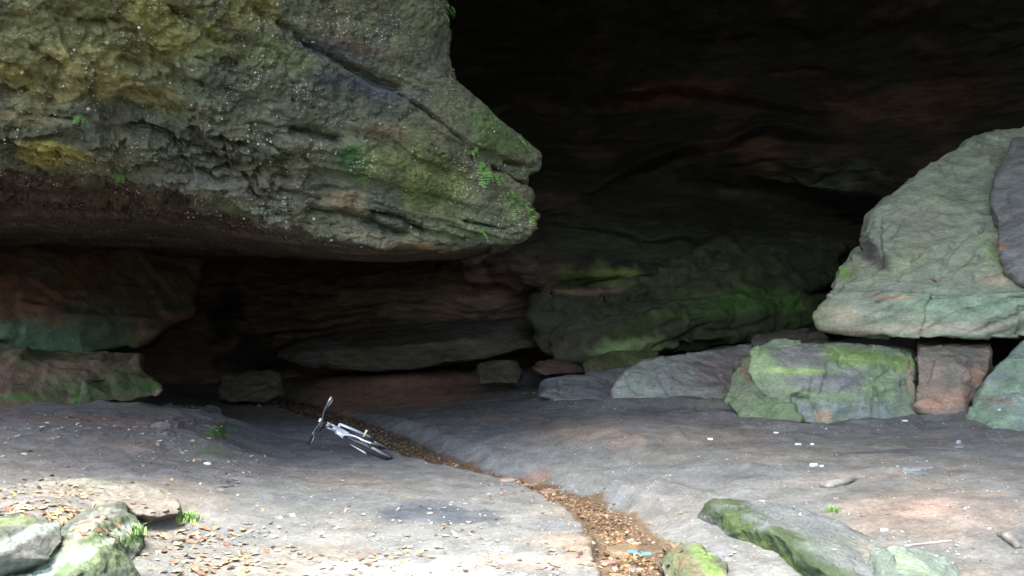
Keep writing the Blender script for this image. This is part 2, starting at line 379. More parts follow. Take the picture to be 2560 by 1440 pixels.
# ------------------------------------------------------------------ the cave wall and roof behind everything
def wall():
    def W(x, y, z): return np.array([x, y, z], float)
    cols = []
    def column(px, ybase, Ys):
        # rows by height in the photo
        pys = [1100, 1000, 905, 840, 760, 690, 640, 560, 480, 400, 300, 200, 90, -40]
        return [P(px, p, y) for p, y in zip(pys, Ys)]
    T = {  # px : depths of the rows above
     -300: [19]*14,
     150: [20]*14,
     420: [21.5,21.5,21.3,21.2,21.4,21.4,21.3,21,21,21,21,21,21,21],
     700: [22.5,22.5,22,21.8,22.0,22.3,22.3,22,22,22,22,22,22,22],
     1000: [22.6,22.6,22.0,21.7,21.5,22.3,22.6,22.6,22.6,22.6,22.6,22.6,22,21],
     1250: [22,22,21.5,21.2,20.8,20.2,19.6,19.6,20,21,22,22.4,21.6,20],
     1450: [21.5,21.5,21.2,21,20.6,18.9,18.9,19.4,20.6,22.0,22.4,22.2,21.2,19.6],
     1700: [21.5,21.5,21.2,21,20.6,19.2,19.5,20.6,21.8,21.4,21.6,21.2,20.2,18.6],
     1950: [21.8,21.8,21.5,21.3,21,20.4,21.2,22.2,22.0,20.4,20.6,20.2,19.2,17.6],
     2200: [21.8,21.8,21.8,21.6,21.4,21.4,21.8,21.4,20.0,19.4,19.6,19.2,18.4,16.8],
     2500: [20,20,20,20,20,20,20,19.6,19,18.6,18.6,18,17.2,16],
     2900: [17,17,17,17,17,17,17,17,16.8,16.6,16.4,16,15.4,14.4],
     3500: [13,13,13,13,13,13,13,13,13,12.8,12.6,12.2,11.8,11.2]}
    for px, Ys in T.items():
        c = column(px, 0, Ys); top = c[-1]; x, y, z = top
        # ceiling swings forward over the floor to the drip edge, set further out on the right to shade the ground there
        u = (px + 300) / 3800
        ye = 4.6 - 6.6 * sm(np.array(u), .40, .62)
        zc = z + .5
        xf = x * .8
        c += [W(x * .95, y * .75 + ye * .25, zc + .7), W(xf, y * .45 + ye * .55, zc + 1.1), W(xf * .9, ye + 1.4, zc + 1.0), W(xf * .9, ye, zc + .5), W(xf * .92, ye - .3, zc + 1.2), W(xf * .95, ye + .6, zc + 4), W(xf, ye + 6, zc + 7), W(xf, 26, zc + 9)]
        cols.append(c)
    # right-hand side wall coming forward beyond the frame
    for (sx, sy) in ((11.5, 7), (11.8, 2), (14, -1)):
        c = [W(sx, sy, z) for z in np.linspace(-1.2, 7.0, 14)]
        c += [W(sx - .5, sy - .2, 8), W(sx - 1, sy - .3, 9), W(sx - 1.2, sy - .6, 9.4), W(sx - 1.0, sy - .8, 9.4), W(sx - .6, sy - 1, 10), W(sx, sy, 13), W(sx, sy + 6, 16), W(sx + 4, 26, 18)]
        cols.append(c)
    g = np.array(cols).transpose(1, 0, 2)          # rows x cols
    g = resample(g, [4, 14, 16, 20, 22, 18, 24, 26, 26, 28, 28, 26, 22, 14, 10, 10, 10, 6, 6, 5, 4], 0)
    g = resample(g, [14, 26, 34, 36, 34, 30, 36, 36, 36, 34, 24, 14, 12, 8, 6], 1)
    nr, nc = g.shape[:2]; n = grid_normals(g).reshape(-1, 3); v = g.reshape(-1, 3)
    if (n[nc * 60 + nc // 2] @ np.array([0, -1, 0])) < 0: n = -n
    px, py, d = proj(v)
    # ledges: the rock above each line stands forward of the rock below it
    L = [([(1440, 500), (1600, 420), (1760, 372), (1900, 345), (2060, 360)], 1.0, 10), ([(1880, 450), (1960, 485), (2060, 500), (2140, 515), (2240, 545)], 1.3, 7), ([(1380, 560), (1520, 590), (1660, 610), (1800, 590)], .5, 8),
         ([(1500, 262), (1680, 232), (1820, 262), (1980, 300)], .8, 9), ([(1300, 715), (1420, 735), (1520, 738), (1600, 725)], .6, 6), ([(1150, 700), (1240, 722), (1360, 740)], .5, 7),
         ([(480, 790), (640, 812), (760, 800), (900, 790), (1000, 770)], .45, 6), ([(560, 845), (700, 835), (850, 815), (1010, 800)], .4, 6), ([(760, 720), (900, 742), (1050, 735)], .3, 8)]
    wob = fbm(v, .9, 4, 3.7) * 14
    for pl, A, s in L:
        pl = np.array(pl, float); yl = np.interp(px, pl[:, 0], pl[:, 1]); lo, hi = pl[0, 0], pl[-1, 0]; mg = (hi - lo) * .3
        win = sm(px, lo - mg, lo + mg) * (1 - sm(px, hi - mg, hi + mg)) * (d > 12)
        up = (yl - py + wob); k = sm(up, -s, s) * np.exp(-np.clip(up, 0, None) / 70)
        v[:, 1] -= A * k * win
    q = np.stack([v[:, 0] * .3, v[:, 1] * .3, (v[:, 2] + v[:, 0] * -.05 + fbm(v, .5, 3, 1.) * .35) * 2.6], 1)
    s1 = fbm(q, 1, 4, 3.); s1 = np.sign(s1) * np.abs(s1)**.55
    _rg = sm(v[:, 0], .5, 2.5)
    v = v + n * (s1 * (.12 - .05 * _rg) + fbm(v, .8, 5, 7.) * (.22 - .06 * _rg) + fbm(v, 5, 4, 4.) * .03)[:, None]
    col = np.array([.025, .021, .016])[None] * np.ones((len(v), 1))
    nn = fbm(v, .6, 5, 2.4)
    col = mix(col, (.028, .028, .02), sm(nn, -.1, .35)); col = mix(col, (.085, .05, .035), sm(fbm(v * [1, 1, 2.5], .7, 5, 8.), .15, .55) * .6); col = mix(col, (.24, .16, .12), (1 - sm(v[:, 2], 2.6, 3.6)) * (1 - sm(v[:, 0], -.5, 1.5)) * .8)  # low left recess wall paled to stand in for missing light
    G1 = (.055, .085, .02); Gr = (.075, .085, .06)
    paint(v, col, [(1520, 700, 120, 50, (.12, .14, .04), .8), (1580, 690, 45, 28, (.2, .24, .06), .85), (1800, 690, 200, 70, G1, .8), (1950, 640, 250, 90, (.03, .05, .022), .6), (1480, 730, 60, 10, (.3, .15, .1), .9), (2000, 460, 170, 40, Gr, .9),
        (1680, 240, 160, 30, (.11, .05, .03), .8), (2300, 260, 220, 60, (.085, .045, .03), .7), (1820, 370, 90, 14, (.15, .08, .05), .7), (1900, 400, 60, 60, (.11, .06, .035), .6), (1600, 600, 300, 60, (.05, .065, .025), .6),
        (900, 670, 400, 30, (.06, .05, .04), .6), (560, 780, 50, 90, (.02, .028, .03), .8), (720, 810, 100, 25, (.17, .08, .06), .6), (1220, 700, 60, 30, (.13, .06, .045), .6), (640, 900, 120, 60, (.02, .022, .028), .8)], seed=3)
    f = grid_faces(nr, nc)
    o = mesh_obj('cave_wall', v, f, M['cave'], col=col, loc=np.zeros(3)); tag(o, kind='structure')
    return o
wall()

# ------------------------------------------------------------------ the great overhang on the left
def overhang():
    rows = [  # rows of (px,py,Y) for columns: far left, left, ... silhouette
     # columns            -1000                 -350                0                 350                700                 950                1110..silhouette
     [(-1400, -2600, 5.0), (-500, -2600, 5.0), (0, -2500, 5.2), (350, -2400, 5.5), (650, -2300, 5.9), (850, -2200, 6.3), (1050, -2100, 6.7)],
     [(-1300, -1300, 5.2), (-450, -1250, 5.2), (0, -1200, 5.4), (350, -1150, 5.8), (650, -1100, 6.3), (860, -1050, 6.9), (1060, -1000, 7.5)],
     [(-1200, -450, 5.8), (-400, -430, 5.9), (0, -420, 6.1), (340, -400, 6.5), (640, -380, 7.1), (870, -360, 7.8), (1080, -340, 8.4)],
     [(-1100, -30, 6.4), (-380, -10, 6.5), (0, 0, 6.7), (340, 0, 7.0), (640, 0, 7.7), (900, 0, 8.4), (1115, 0, 9.0)],
     [(-1100, 110, 6.7), (-370, 120, 6.8), (0, 125, 6.9), (350, 130, 7.25), (660, 125, 7.9), (930, 110, 8.6), (1112, 90, 9.2)],
     [(-1080, 210, 7.0), (-360, 220, 7.0), (0, 235, 7.2), (360, 235, 7.5), (690, 225, 8.1), (960, 205, 8.8), (1132, 195, 9.3)],
     [(-1060, 270, 7.1), (-360, 285, 7.2), (0, 300, 7.35), (370, 310, 7.7), (720, 315, 8.3), (1010, 280, 9.0), (1218, 270, 9.5)],
     [(-1050, 320, 7.3), (-350, 330, 7.4), (0, 345, 7.5), (380, 370, 7.9), (740, 410, 8.5), (1060, 390, 9.15), (1336, 388, 9.9)],
     [(-1050, 350, 7.5), (-350, 365, 7.6), (0, 380, 7.65), (385, 415, 8.05), (760, 480, 8.7), (1075, 470, 9.3), (1312, 468, 9.9)],
     [(-1050, 385, 7.7), (-340, 400, 7.8), (0, 410, 7.8), (390, 450, 8.2), (775, 540, 8.85), (1090, 560, 9.45), (1345, 572, 9.85)],
     [(-1050, 400, 8.0), (-340, 418, 8.1), (0, 432, 8.1), (395, 482, 8.4), (790, 585, 9.0), (1070, 622, 9.6), (1284, 610, 9.9)],
     [(-1000, 455, 9.2), (-330, 460, 9.2), (0, 469, 9.3), (400, 514, 9.7), (780, 612, 10.6), (1020, 634, 11.0), (1250, 618, 10.7)],
     [(-900, 550, 12), (-300, 560, 12.3), (0, 572, 12.8), (400, 597, 13.6), (750, 633, 14.2), (960, 640, 14.4), (1210, 632, 12.4)],
     [(-800, 655, 16.5), (-300, 655, 17), (0, 652, 17.5), (420, 648, 18.5), (740, 645, 19.5), (950, 648, 20.0), (1150, 655, 17)],
     [(-800, 640, 22), (-300, 640, 23), (0, 640, 24), (420, 640, 24), (740, 640, 24), (950, 640, 24), (1130, 650, 23)]]
    g = []
    for i, r in enumerate(rows):
        pts = [P(*q) for q in r]; s = pts[-1]
        # the flank turns away behind the silhouette and runs back into the hill
        up = s[2]
        pts += [s + np.array([-.12, .55, .02]), s + np.array([-.5, 2.2, .15 if i < 10 else 0]) + (np.array([s[0] * 2.2 / s[1], 0, 0]) if s[0] < 0 else 0), np.array([min(-1.0, s[0] * 17 / s[1] - .5), max(s[1] + 5, 17.0), s[2] + .3]), np.array([min(-1.2, s[0] * 25 / s[1] - .8), 25.0, s[2] + .3])]
        g.append(pts)
    g = np.array(g)
    g = resample(g, [6, 10, 26, 44, 44, 34, 34, 34, 34, 34, 44, 44, 30, 10], 0, .14)
    g = resample(g, [12, 60, 170, 170, 140, 110, 22, 14, 10, 6], 1)
    nr, nc = g.shape[:2]; n = grid_normals(g).reshape(-1, 3); v = g.reshape(-1, 3).copy()
    if n[(nr // 3) * nc + nc // 3][1] > 0: n = -n
    base = v.copy()
    px, py, d = proj(v)
    facek = 1 - sm(py, 520 + (px - 600) * .15, 620 + (px - 600) * .05)       # 1 on the weathered face, 0 on the smooth ceiling
    facek = np.where(d < 11.5, facek, 0); ceilk = sm(d, 9.5, 12)
    left = 1 - sm(px, 500, 1000)
    # beds: dipping to the right on the prow, level on the far left
    dipz = v[:, 2] + (v[:, 0] + 1) * .30 * sm(v[:, 0], -3, -.5) + fbm(v, .7, 3, 4.) * .14
    q = np.stack([v[:, 0] * .45, v[:, 1] * .45, dipz * 4.2], 1)
    s1 = fbm(q, 1, 4, 2.); s1 = np.sign(s1) * np.abs(s1)**.6
    lump = fbm(v, 2.2, 5, 11.); pit = ridged(v * [1, 1, 1.7], 3.2, 4, 6.)
    low = sm(py, 260, 420) * facek
    disp = s1 * (.03 + .06 * low) + lump * (.035 + .03 * left) + fbm(v, 14, 4, 3.) * (.014 + .01 * left) + (facets(v, .5, .12, 5) + facets(v, .16, .14, 6)) * (.25 + .5 * left)
    disp -= sm(pit, .45, .85) * (.02 + .06 * low * left + .03 * left)
    disp += fbm(v * [1, 1, 1.3], 6.5, 3, 21.) * .03 * left * facek
    q2 = np.stack([v[:, 0] * .35, v[:, 1] * .6, v[:, 2] * 7], 1); c1 = fbm(q2, 1, 4, 5.)
    disp = disp * (1 - ceilk) + (fbm(v * [.5, 1.6, 1], 1.0, 4, 7.) * .07 + np.sign(fbm(v * [.22, 1.3, .5], 1.1, 3, 17.)) * np.abs(fbm(v * [.22, 1.3, .5], 1.1, 3, 17.))**.6 * .09 + c1 * .03) * ceilk
    v = v + n * disp[:, None]
    cr = [([(700, 60), (790, 120), (880, 170), (960, 210), (1000, 222)], .05, .16), ([(880, 175), (1000, 225)], .03, .12), ([(1000, 235), (1060, 275), (1110, 315), (1160, 355), (1190, 400)], .022, .1), ([(735, 325), (780, 335), (845, 352)], .06, .22),
          ([(1190, 400), (1240, 425), (1290, 450), (1320, 465)], .03, .16), ([(1270, 405), (1335, 415)], .035, .14), ([(1165, 556), (1230, 572), (1345, 585)], .028, .2), ([(780, 530), (860, 535), (940, 560), (1010, 590)], .07, .2), ([(940, 530), (1010, 548), (1060, 580)], .05, .2),
          ([(0, 345), (90, 345), (200, 330)], .04, .16), ([(0, 400), (100, 398)], .03, .1), ([(300, 285), (360, 300), (440, 300)], .09, .2), ([(0, 225), (60, 235), (120, 260)], .05, .15), ([(270, 330), (380, 345), (520, 380)], .06, .14), ([(400, 360), (520, 400), (600, 420)], .05, .14), ([(1060, 620), (1160, 600)], .02, .08),
          ([(330, 250), (400, 262)], .1, .2), ([(330, 345), (400, 350)], .07, .18), ([(120, 150), (150, 160)], .05, .15), ([(280, 60), (300, 66)], .04, .14), ([(480, 330), (560, 345), (640, 380)], .05, .16), ([(200, 60), (260, 70)], .04, .1), ([(440, 30), (470, 40)], .05, .13), ([(60, 290), (180, 300)], .03, .12), ([(640, 440), (720, 455)], .05, .13), ([(310, 165), (350, 180)], .06, .16), ([(520, 90), (545, 105)], .05, .14), ([(640, 20), (660, 40)], .05, .14), ([(560, 430), (700, 480), (800, 500)], .04, .12), ([(500, 440), (640, 500)], .05, .12)]
    v = carve(v, n, cr, base)
    # colour
    base_c = np.array([.098, .104, .062]); col = base_c[None] * np.ones((len(v), 1))
    col = mix(col, (.078, .09, .066), sm(fbm(v, 1.1, 5, 31.), -.05, .4))
    col = mix(col, (.1, .09, .052), sm(fbm(v, 1.5, 5, 51.), .1, .5) * .7)
    ol = (.21, .2, .055)
    paint(v, col, [(250, 100, 420, 160, (.125, .125, .045), .75), (420, 80, 90, 60, ol, .8), (330, 200, 130, 50, (.24, .22, .09), .8), (120, 240, 130, 35, (.22, .21, .1), .8), (480, 120, 60, 60, (.2, .21, .08), .7), (60, 370, 110, 18, (.26, .23, .06), .8), (100, 300, 110, 16, (.24, .21, .12), .7), (40, 190, 40, 20, ol, .8), (250, 240, 40, 18, ol, .8), (620, 30, 70, 50, (.17, .16, .05), .7),
        (700, 130, 60, 60, (.09, .14, .05), .6), (520, 190, 120, 70, (.09, .11, .075), .6), (640, 250, 140, 70, (.09, .1, .07), .6), (830, 130, 120, 25, (.07, .075, .08), .8), (930, 220, 130, 26, (.06, .075, .09), .8), (900, 110, 70, 25, (.13, .09, .065), .5),
        (880, 395, 55, 38, (.035, .1, .03), .85), (1040, 430, 110, 90, (.095, .12, .035), .8), (1010, 370, 90, 60, (.1, .12, .045), .6), (970, 330, 60, 30, (.15, .1, .06), .5), (1100, 500, 120, 60, (.1, .13, .04), .6), (1200, 300, 70, 50, (.06, .11, .03), .75), (1260, 350, 80, 45, (.05, .08, .025), .8), (1250, 440, 60, 30, (.11, .12, .07), .5), (1220, 530, 110, 35, (.1, .125, .07), .6), (1150, 580, 120, 18, (.09, .13, .06), .6),
        (850, 500, 60, 25, (.2, .15, .09), .6), (1040, 622, 60, 8, (.24, .17, .07), .7), (560, 470, 200, 40, (.14, .135, .11), .6), (700, 560, 200, 16, (.17, .16, .12), .5), (960, 600, 120, 14, (.19, .17, .12), .5)], seed=6, edge=.6)
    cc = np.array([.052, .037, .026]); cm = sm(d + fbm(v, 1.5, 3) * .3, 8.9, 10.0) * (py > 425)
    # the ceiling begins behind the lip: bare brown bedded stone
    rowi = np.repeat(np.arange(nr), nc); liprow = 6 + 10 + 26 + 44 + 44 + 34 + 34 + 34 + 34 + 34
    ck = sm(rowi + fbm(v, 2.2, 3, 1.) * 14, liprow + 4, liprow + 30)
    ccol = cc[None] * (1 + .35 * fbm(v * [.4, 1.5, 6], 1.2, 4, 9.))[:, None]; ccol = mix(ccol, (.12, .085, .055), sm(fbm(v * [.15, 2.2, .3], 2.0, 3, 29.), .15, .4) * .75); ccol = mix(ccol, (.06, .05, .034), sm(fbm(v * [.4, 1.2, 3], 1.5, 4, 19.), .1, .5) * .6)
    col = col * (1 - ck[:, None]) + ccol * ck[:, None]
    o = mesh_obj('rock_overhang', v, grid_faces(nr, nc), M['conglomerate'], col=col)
    tag(o, 'huge pebbly grey green rock overhang jutting out above the low recess and the bicycle', 'rock overhang')
    return o, v, n, (nr, nc)
over, over_v, over_n, over_s = overhang()
opx, opy, opd = proj(over_v)
def on_over(px, py):
    k = int(np.argmin((opx - px)**2 + (opy - py)**2 + (opd * 3)**2)); return over_v[k], over_n[k]

# quartz pebbles bedded in the conglomerate: far too many to count
def pebbles():
    vs, fs, cs = [], [], []
    ico = bmesh.new(); bmesh.ops.create_icosphere(ico, subdivisions=1, radius=1); iv = np.array([q.co[:] for q in ico.verts]); fi = np.array([[q.index for q in f.verts] for f in ico.faces]); ico.free()
    dens = fbm(over_v, 1.6, 3, 77.)
    vis = np.where((opy < 640) & (opy > -40) & (opx > -100) & (opx < 1340) & (opd < 10.2) & (np.repeat(np.arange(over_s[0]), over_s[1]) < 344))[0]
    wgt = np.clip(dens[vis] + .35, .02, None)**2 * (1 - .72 * sm(opx[vis], 620, 1000)) * (1 + 1.0 * np.exp(-((opx[vis] - 560) / 260)**2 - ((opy[vis] - 330) / 220)**2)); _gg = over_v.reshape(over_s[0], over_s[1], 3); _ar = (np.linalg.norm(np.gradient(_gg, axis=0), axis=2) * np.linalg.norm(np.gradient(_gg, axis=1), axis=2)).ravel(); wgt *= np.minimum(_ar[vis], np.median(_ar[vis]) * 4)
    pick = RNG.choice(vis, 2300, p=wgt / wgt.sum(), replace=False)
    for j, k in enumerate(pick):
        r = .0028 + .008 * RNG.random()**3.5
        if RNG.random() < .03: r = .012 + RNG.random() * .009
        sc3 = RNG.uniform(.7, 1.4, 3); a = RNG.normal(size=(3, 3)); qm, _ = np.linalg.qr(a)
        vs.append((iv * sc3 * r) @ qm.T + over_v[k] + over_n[k] * r * .25); fs.append(fi + j * len(iv))
        c = RNG.choice([.22, .32, .5, .16]) * np.array([1, .97, .86]); cs.append(np.repeat(c[None], len(iv), 0))
    o = mesh_obj('embedded_pebbles', np.concatenate(vs), np.concatenate(fs), M['boulder'], col=np.concatenate(cs), loc=np.zeros(3))
    o.parent = over; o.matrix_parent_inverse = Matrix.Translation(-over.location); o['kind'] = 'stuff'
pebbles()

# ------------------------------------------------------------------ rock under the overhang, left
GRN = (.09, .17, .04)
hull_rock('rock_pier', [
    HP((-700, 560, 12.5), (0, 600, 15), (300, 615, 16), (520, 640, 17.4), (505, 690, 17), (484, 750, 16.6), (478, 788, 16.3), (440, 800, 15.8), (0, 700, 13.6), (0, 850, 13.2), (-700, 850, 12), (200, 800, 14.0), (350, 760, 15.2), (0, 620, 21), (500, 640, 22), (480, 790, 21), (-700, 800, 18)),
    HP((-700, 800, 12.1), (0, 800, 13.3), (-700, 915, 12.1), (0, 906, 13.3), (200, 893, 13.9), (345, 868, 14.9), (385, 835, 15.3), (440, 800, 15.9), (380, 790, 15.1), (200, 780, 14), (380, 860, 20), (0, 900, 20), (440, 800, 20))],
    M['mossrock'], (.14, .08, .046), vox=.05, facet=.3, amp=.1, freq=.8, strata=(.06, 3., (.0, 0)), second=(.13, .105, .07), seed=12,
    blobs=[(200, 850, 330, 60, (.09, .14, .08), .85), (100, 850, 200, 50, (.11, .18, .12), .8), (130, 890, 170, 18, (.12, .25, .05), .8), (300, 790, 160, 80, (.07, .085, .06), .7), (400, 800, 60, 18, (.17, .095, .06), .8), (360, 840, 22, 22, (.3, .17, .12), .9), (440, 790, 40, 14, (.2, .12, .07), .8), (30, 740, 120, 60, (.13, .06, .04), .7)],
    cracks=[([(60, 745), (120, 752), (200, 735)], .05, .1), ([(-60, 880), (0, 890), (40, 900)], .15, .4)],
    label='dark red and green rock pier under the left end of the overhang', cat='rock pier')
hull_rock('rock_ledge', [
    HP((-700, 880, 11.6), (0, 903, 12.4), (200, 895, 12.9), (350, 888, 13.5), (356, 930, 13.4), (340, 1015, 13.0), (0, 1030, 12.0), (-700, 1040, 11.2), (-700, 880, 16), (350, 900, 17), (350, 1000, 17)),
    HP((250, 925, 12.8), (350, 935, 13.2), (400, 955, 13.3), (408, 975, 13.2), (396, 990, 13.1), (320, 1006, 12.7), (200, 1012, 12.4), (200, 950, 12.4), (350, 960, 15), (300, 1000, 15))],
    M['mossrock'], (.15, .1, .07), vox=.04, amp=.06, freq=1.6, strata=(.05, 5., (.12, 0)), second=(.12, .115, .06), seed=22, fine=.025,
    blobs=[(250, 970, 130, 30, (.09, .15, .06), .7), (380, 965, 28, 14, (.06, .11, .025), .9), (190, 1000, 16, 10, (.08, .19, .04), .9), (100, 990, 36, 7, (.07, .14, .035), .8), (20, 990, 36, 9, (.07, .14, .04), .8), (60, 930, 160, 25, (.2, .12, .085), .6), (400, 978, 12, 14, (.3, .2, .15), .8)],
    label='low brown rock ledge with green moss beneath the rock pier', cat='rock ledge')
hull_rock('rock_slab', [[on_ground(400, 1040) + [0, 0, .08], on_ground(540, 1038) + [0, 0, .1], on_ground(568, 1060) + [0, 0, .06], on_ground(572, 1100) + [0, 0, -.1], on_ground(500, 1120) + [0, 0, -.05], on_ground(380, 1080) + [0, 0, .02], on_ground(450, 1050) + [0, 0, -.3], on_ground(560, 1060) + [0, 0, -.4]]],
    M['boulder'], (.14, .12, .115), vox=.03, amp=.04, freq=1.8, seed=4, blobs=[(560, 1075, 25, 25, (.08, .17, .03), .9), (540, 1120, 40, 14, (.12, .17, .05), .7)],
    label='low rounded slab edge with a moss patch left of the bicycle', cat='rock slab')

# ------------------------------------------------------------------ recess: hanging bench, small blocks
hull_rock('rock_bench', [HP((690, 885, 20.0), (760, 848, 20.2), (900, 822, 20.6), (1150, 800, 20.6), (1345, 790, 20.4), (1352, 860, 19.4), (1210, 898, 19.0), (1080, 918, 19.0), (960, 926, 19.0), (850, 920, 19.2), (740, 905, 19.6), (900, 870, 18.9), (1150, 850, 18.8), (700, 880, 24), (900, 920, 24), (1350, 800, 24), (1350, 860, 24))],
    M['cave'], (.115, .1, .08), vox=.05, facet=.3, amp=.09, freq=.8, strata=(.03, 4, (0, 0)), second=(.09, .08, .065), seed=31, blobs=[(880, 905, 80, 14, (.13, .16, .07), .8), (800, 870, 80, 30, (.12, .15, .13), .6)],
    label='broad dark rock bench hanging over the red sand at the back of the recess', cat='rock bench')
hull_rock('boulder', [HP((548, 940, 17.6), (620, 928, 17.8), (700, 935, 17.7), (702, 985, 17.3), (660, 1004, 17.0), (560, 1005, 17.0), (545, 970, 17.2), (600, 935, 19), (700, 940, 19), (700, 990, 18.6), (550, 1000, 18.8))],
    M['cave'], (.1, .078, .06), vox=.035, amp=.06, freq=1.6, seed=33, second=(.1, .085, .05), label='squat brown boulder in the dark recess at the far end of the stream')
hull_rock('boulder', [HP((1198, 915, 17.3), (1240, 905, 17.5), (1290, 908, 17.6), (1305, 935, 17.3), (1290, 958, 17.0), (1200, 962, 16.9), (1195, 940, 17), (1250, 905, 18.6), (1300, 950, 18.4), (1200, 955, 18.4))],
    M['mossrock'], (.075, .07, .045), vox=.03, amp=.05, freq=1.8, seed=35, second=(.09, .065, .045), label='small olive boulder on the red sand right of the hanging bench')
hull_rock('boulder', [HP((1338, 905, 16.9), (1400, 902, 17), (1452, 912, 16.9), (1462, 930, 16.6), (1360, 938, 16.6), (1335, 925, 16.7), (1400, 905, 18), (1450, 930, 18), (1340, 930, 18))],
    M['cave'], (.11, .07, .055), vox=.03, amp=.04, freq=2, seed=37, label='flat reddish boulder under the mossy wall foot')
hull_rock('boulder', [HP((1455, 902, 16.3), (1500, 890, 16.6), (1580, 880, 16.8), (1645, 880, 16.7), (1640, 918, 16.3), (1560, 932, 16.0), (1462, 936, 15.9), (1500, 890, 17.8), (1640, 890, 17.8), (1470, 930, 17.6), (1640, 920, 17.6))],
    M['mossrock'], (.085, .1, .04), vox=.03, amp=.06, freq=1.8, seed=39, second=(.1, .085, .05), label='long moss topped block squeezed under the mossy rock mass')
# mossy mass at the foot of the right hand wall
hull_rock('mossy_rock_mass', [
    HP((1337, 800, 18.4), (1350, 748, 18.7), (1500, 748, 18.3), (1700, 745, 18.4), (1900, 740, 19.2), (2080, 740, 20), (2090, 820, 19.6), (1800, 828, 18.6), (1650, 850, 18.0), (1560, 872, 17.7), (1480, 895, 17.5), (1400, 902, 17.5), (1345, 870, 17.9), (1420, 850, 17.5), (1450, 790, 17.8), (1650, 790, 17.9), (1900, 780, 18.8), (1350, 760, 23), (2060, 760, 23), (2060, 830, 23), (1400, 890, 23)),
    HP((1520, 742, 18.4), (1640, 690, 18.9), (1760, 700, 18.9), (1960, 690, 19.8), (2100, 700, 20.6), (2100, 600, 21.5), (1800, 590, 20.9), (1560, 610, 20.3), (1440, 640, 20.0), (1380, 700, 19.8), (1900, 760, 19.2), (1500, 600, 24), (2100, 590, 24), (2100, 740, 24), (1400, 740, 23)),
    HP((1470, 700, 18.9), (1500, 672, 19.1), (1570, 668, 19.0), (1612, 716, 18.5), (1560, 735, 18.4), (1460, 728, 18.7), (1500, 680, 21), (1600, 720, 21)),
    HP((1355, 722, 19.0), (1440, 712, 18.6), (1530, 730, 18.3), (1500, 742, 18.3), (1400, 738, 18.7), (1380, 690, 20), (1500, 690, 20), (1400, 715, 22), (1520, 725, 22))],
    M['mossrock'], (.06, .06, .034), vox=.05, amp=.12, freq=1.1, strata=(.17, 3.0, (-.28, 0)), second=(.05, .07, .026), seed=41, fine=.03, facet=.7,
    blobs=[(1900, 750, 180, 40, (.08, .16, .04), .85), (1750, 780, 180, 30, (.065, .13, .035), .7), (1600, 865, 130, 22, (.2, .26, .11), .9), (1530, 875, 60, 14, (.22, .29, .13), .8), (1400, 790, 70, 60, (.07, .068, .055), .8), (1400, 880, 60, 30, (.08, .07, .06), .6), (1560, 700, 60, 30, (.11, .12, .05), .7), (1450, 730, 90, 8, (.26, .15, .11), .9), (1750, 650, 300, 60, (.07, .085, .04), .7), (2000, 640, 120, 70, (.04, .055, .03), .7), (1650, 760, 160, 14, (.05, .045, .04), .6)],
    cracks=[([(1350, 745), (1440, 747), (1540, 742), (1640, 735)], .05, .3), ([(1370, 770), (1500, 790), (1620, 770), (1720, 745)], .07, .2), ([(1500, 860), (1600, 840), (1750, 800)], .05, .1)],
    label='dark rock mass coated in green moss between the recess and the big boulder', cat='rock mass')
hull_rock('boulder', [HP((1870, 850, 15.2), (1930, 832, 15.8), (2050, 832, 16), (2080, 850, 15.4), (2060, 880, 15), (1880, 880, 15), (1950, 835, 17.4), (2060, 850, 17))],
    M['boulder'], (.1, .09, .07), vox=.04, amp=.05, freq=1.4, seed=44, label='low dim rounded boulder behind the green block')

# ------------------------------------------------------------------ slabs in the middle
hull_rock('rock_slab', [HP((1345, 975, 14.7), (1348, 955, 14.8), (1400, 940, 15.2), (1480, 938, 15.3), (1580, 916, 15.8), (1600, 940, 15.4), (1590, 1000, 14.3), (1400, 1003, 14.2), (1350, 992, 14.3), (1480, 1005, 14.15), (1580, 920, 17), (1400, 950, 16.4), (1600, 1000, 16))],
    M['boulder'], (.17, .175, .165), vox=.03, amp=.05, facet=.4, freq=1.5, seed=51, second=(.155, .155, .165), cracks=[([(1400, 950), (1400, 990)], .03, .08), ([(1520, 930), (1525, 950)], .03, .06)],
    blobs=[(1350, 970, 18, 24, (.05, .05, .06), .9)], label='dark grey slab left of and lower than the pale tilted slab', cat='rock slab')
hull_rock('rock_slab', [HP((1524, 1000, 13.9), (1530, 975, 13.95), (1565, 928, 14.3), (1605, 902, 14.7), (1760, 885, 15.2), (1885, 862, 15.7), (1930, 870, 15.6), (1900, 950, 14.4), (1900, 1030, 13.3), (1700, 1014, 13.45), (1600, 1014, 13.55), (1540, 1012, 13.7), (1640, 960, 13.95), (1600, 905, 17), (1880, 870, 17.4), (1880, 1000, 16), (1560, 1000, 16))],
    M['boulder'], (.26, .275, .235), vox=.028, amp=.04, facet=.45, freq=1.3, seed=55, second=(.24, .235, .22), strata=(.02, 5, (.9, 0)),
    cracks=[([(1565, 935), (1578, 965), (1600, 985)], .03, .09), ([(1640, 920), (1655, 960), (1680, 990), (1700, 985)], .025, .07), ([(1545, 980), (1570, 1005)], .03, .08)],
    blobs=[(1850, 930, 120, 60, (.22, .18, .16), .8), (1620, 960, 60, 40, (.26, .31, .26), .6)], label='pale grey green tilted slab half buried in sand left of the green block', cat='rock slab')
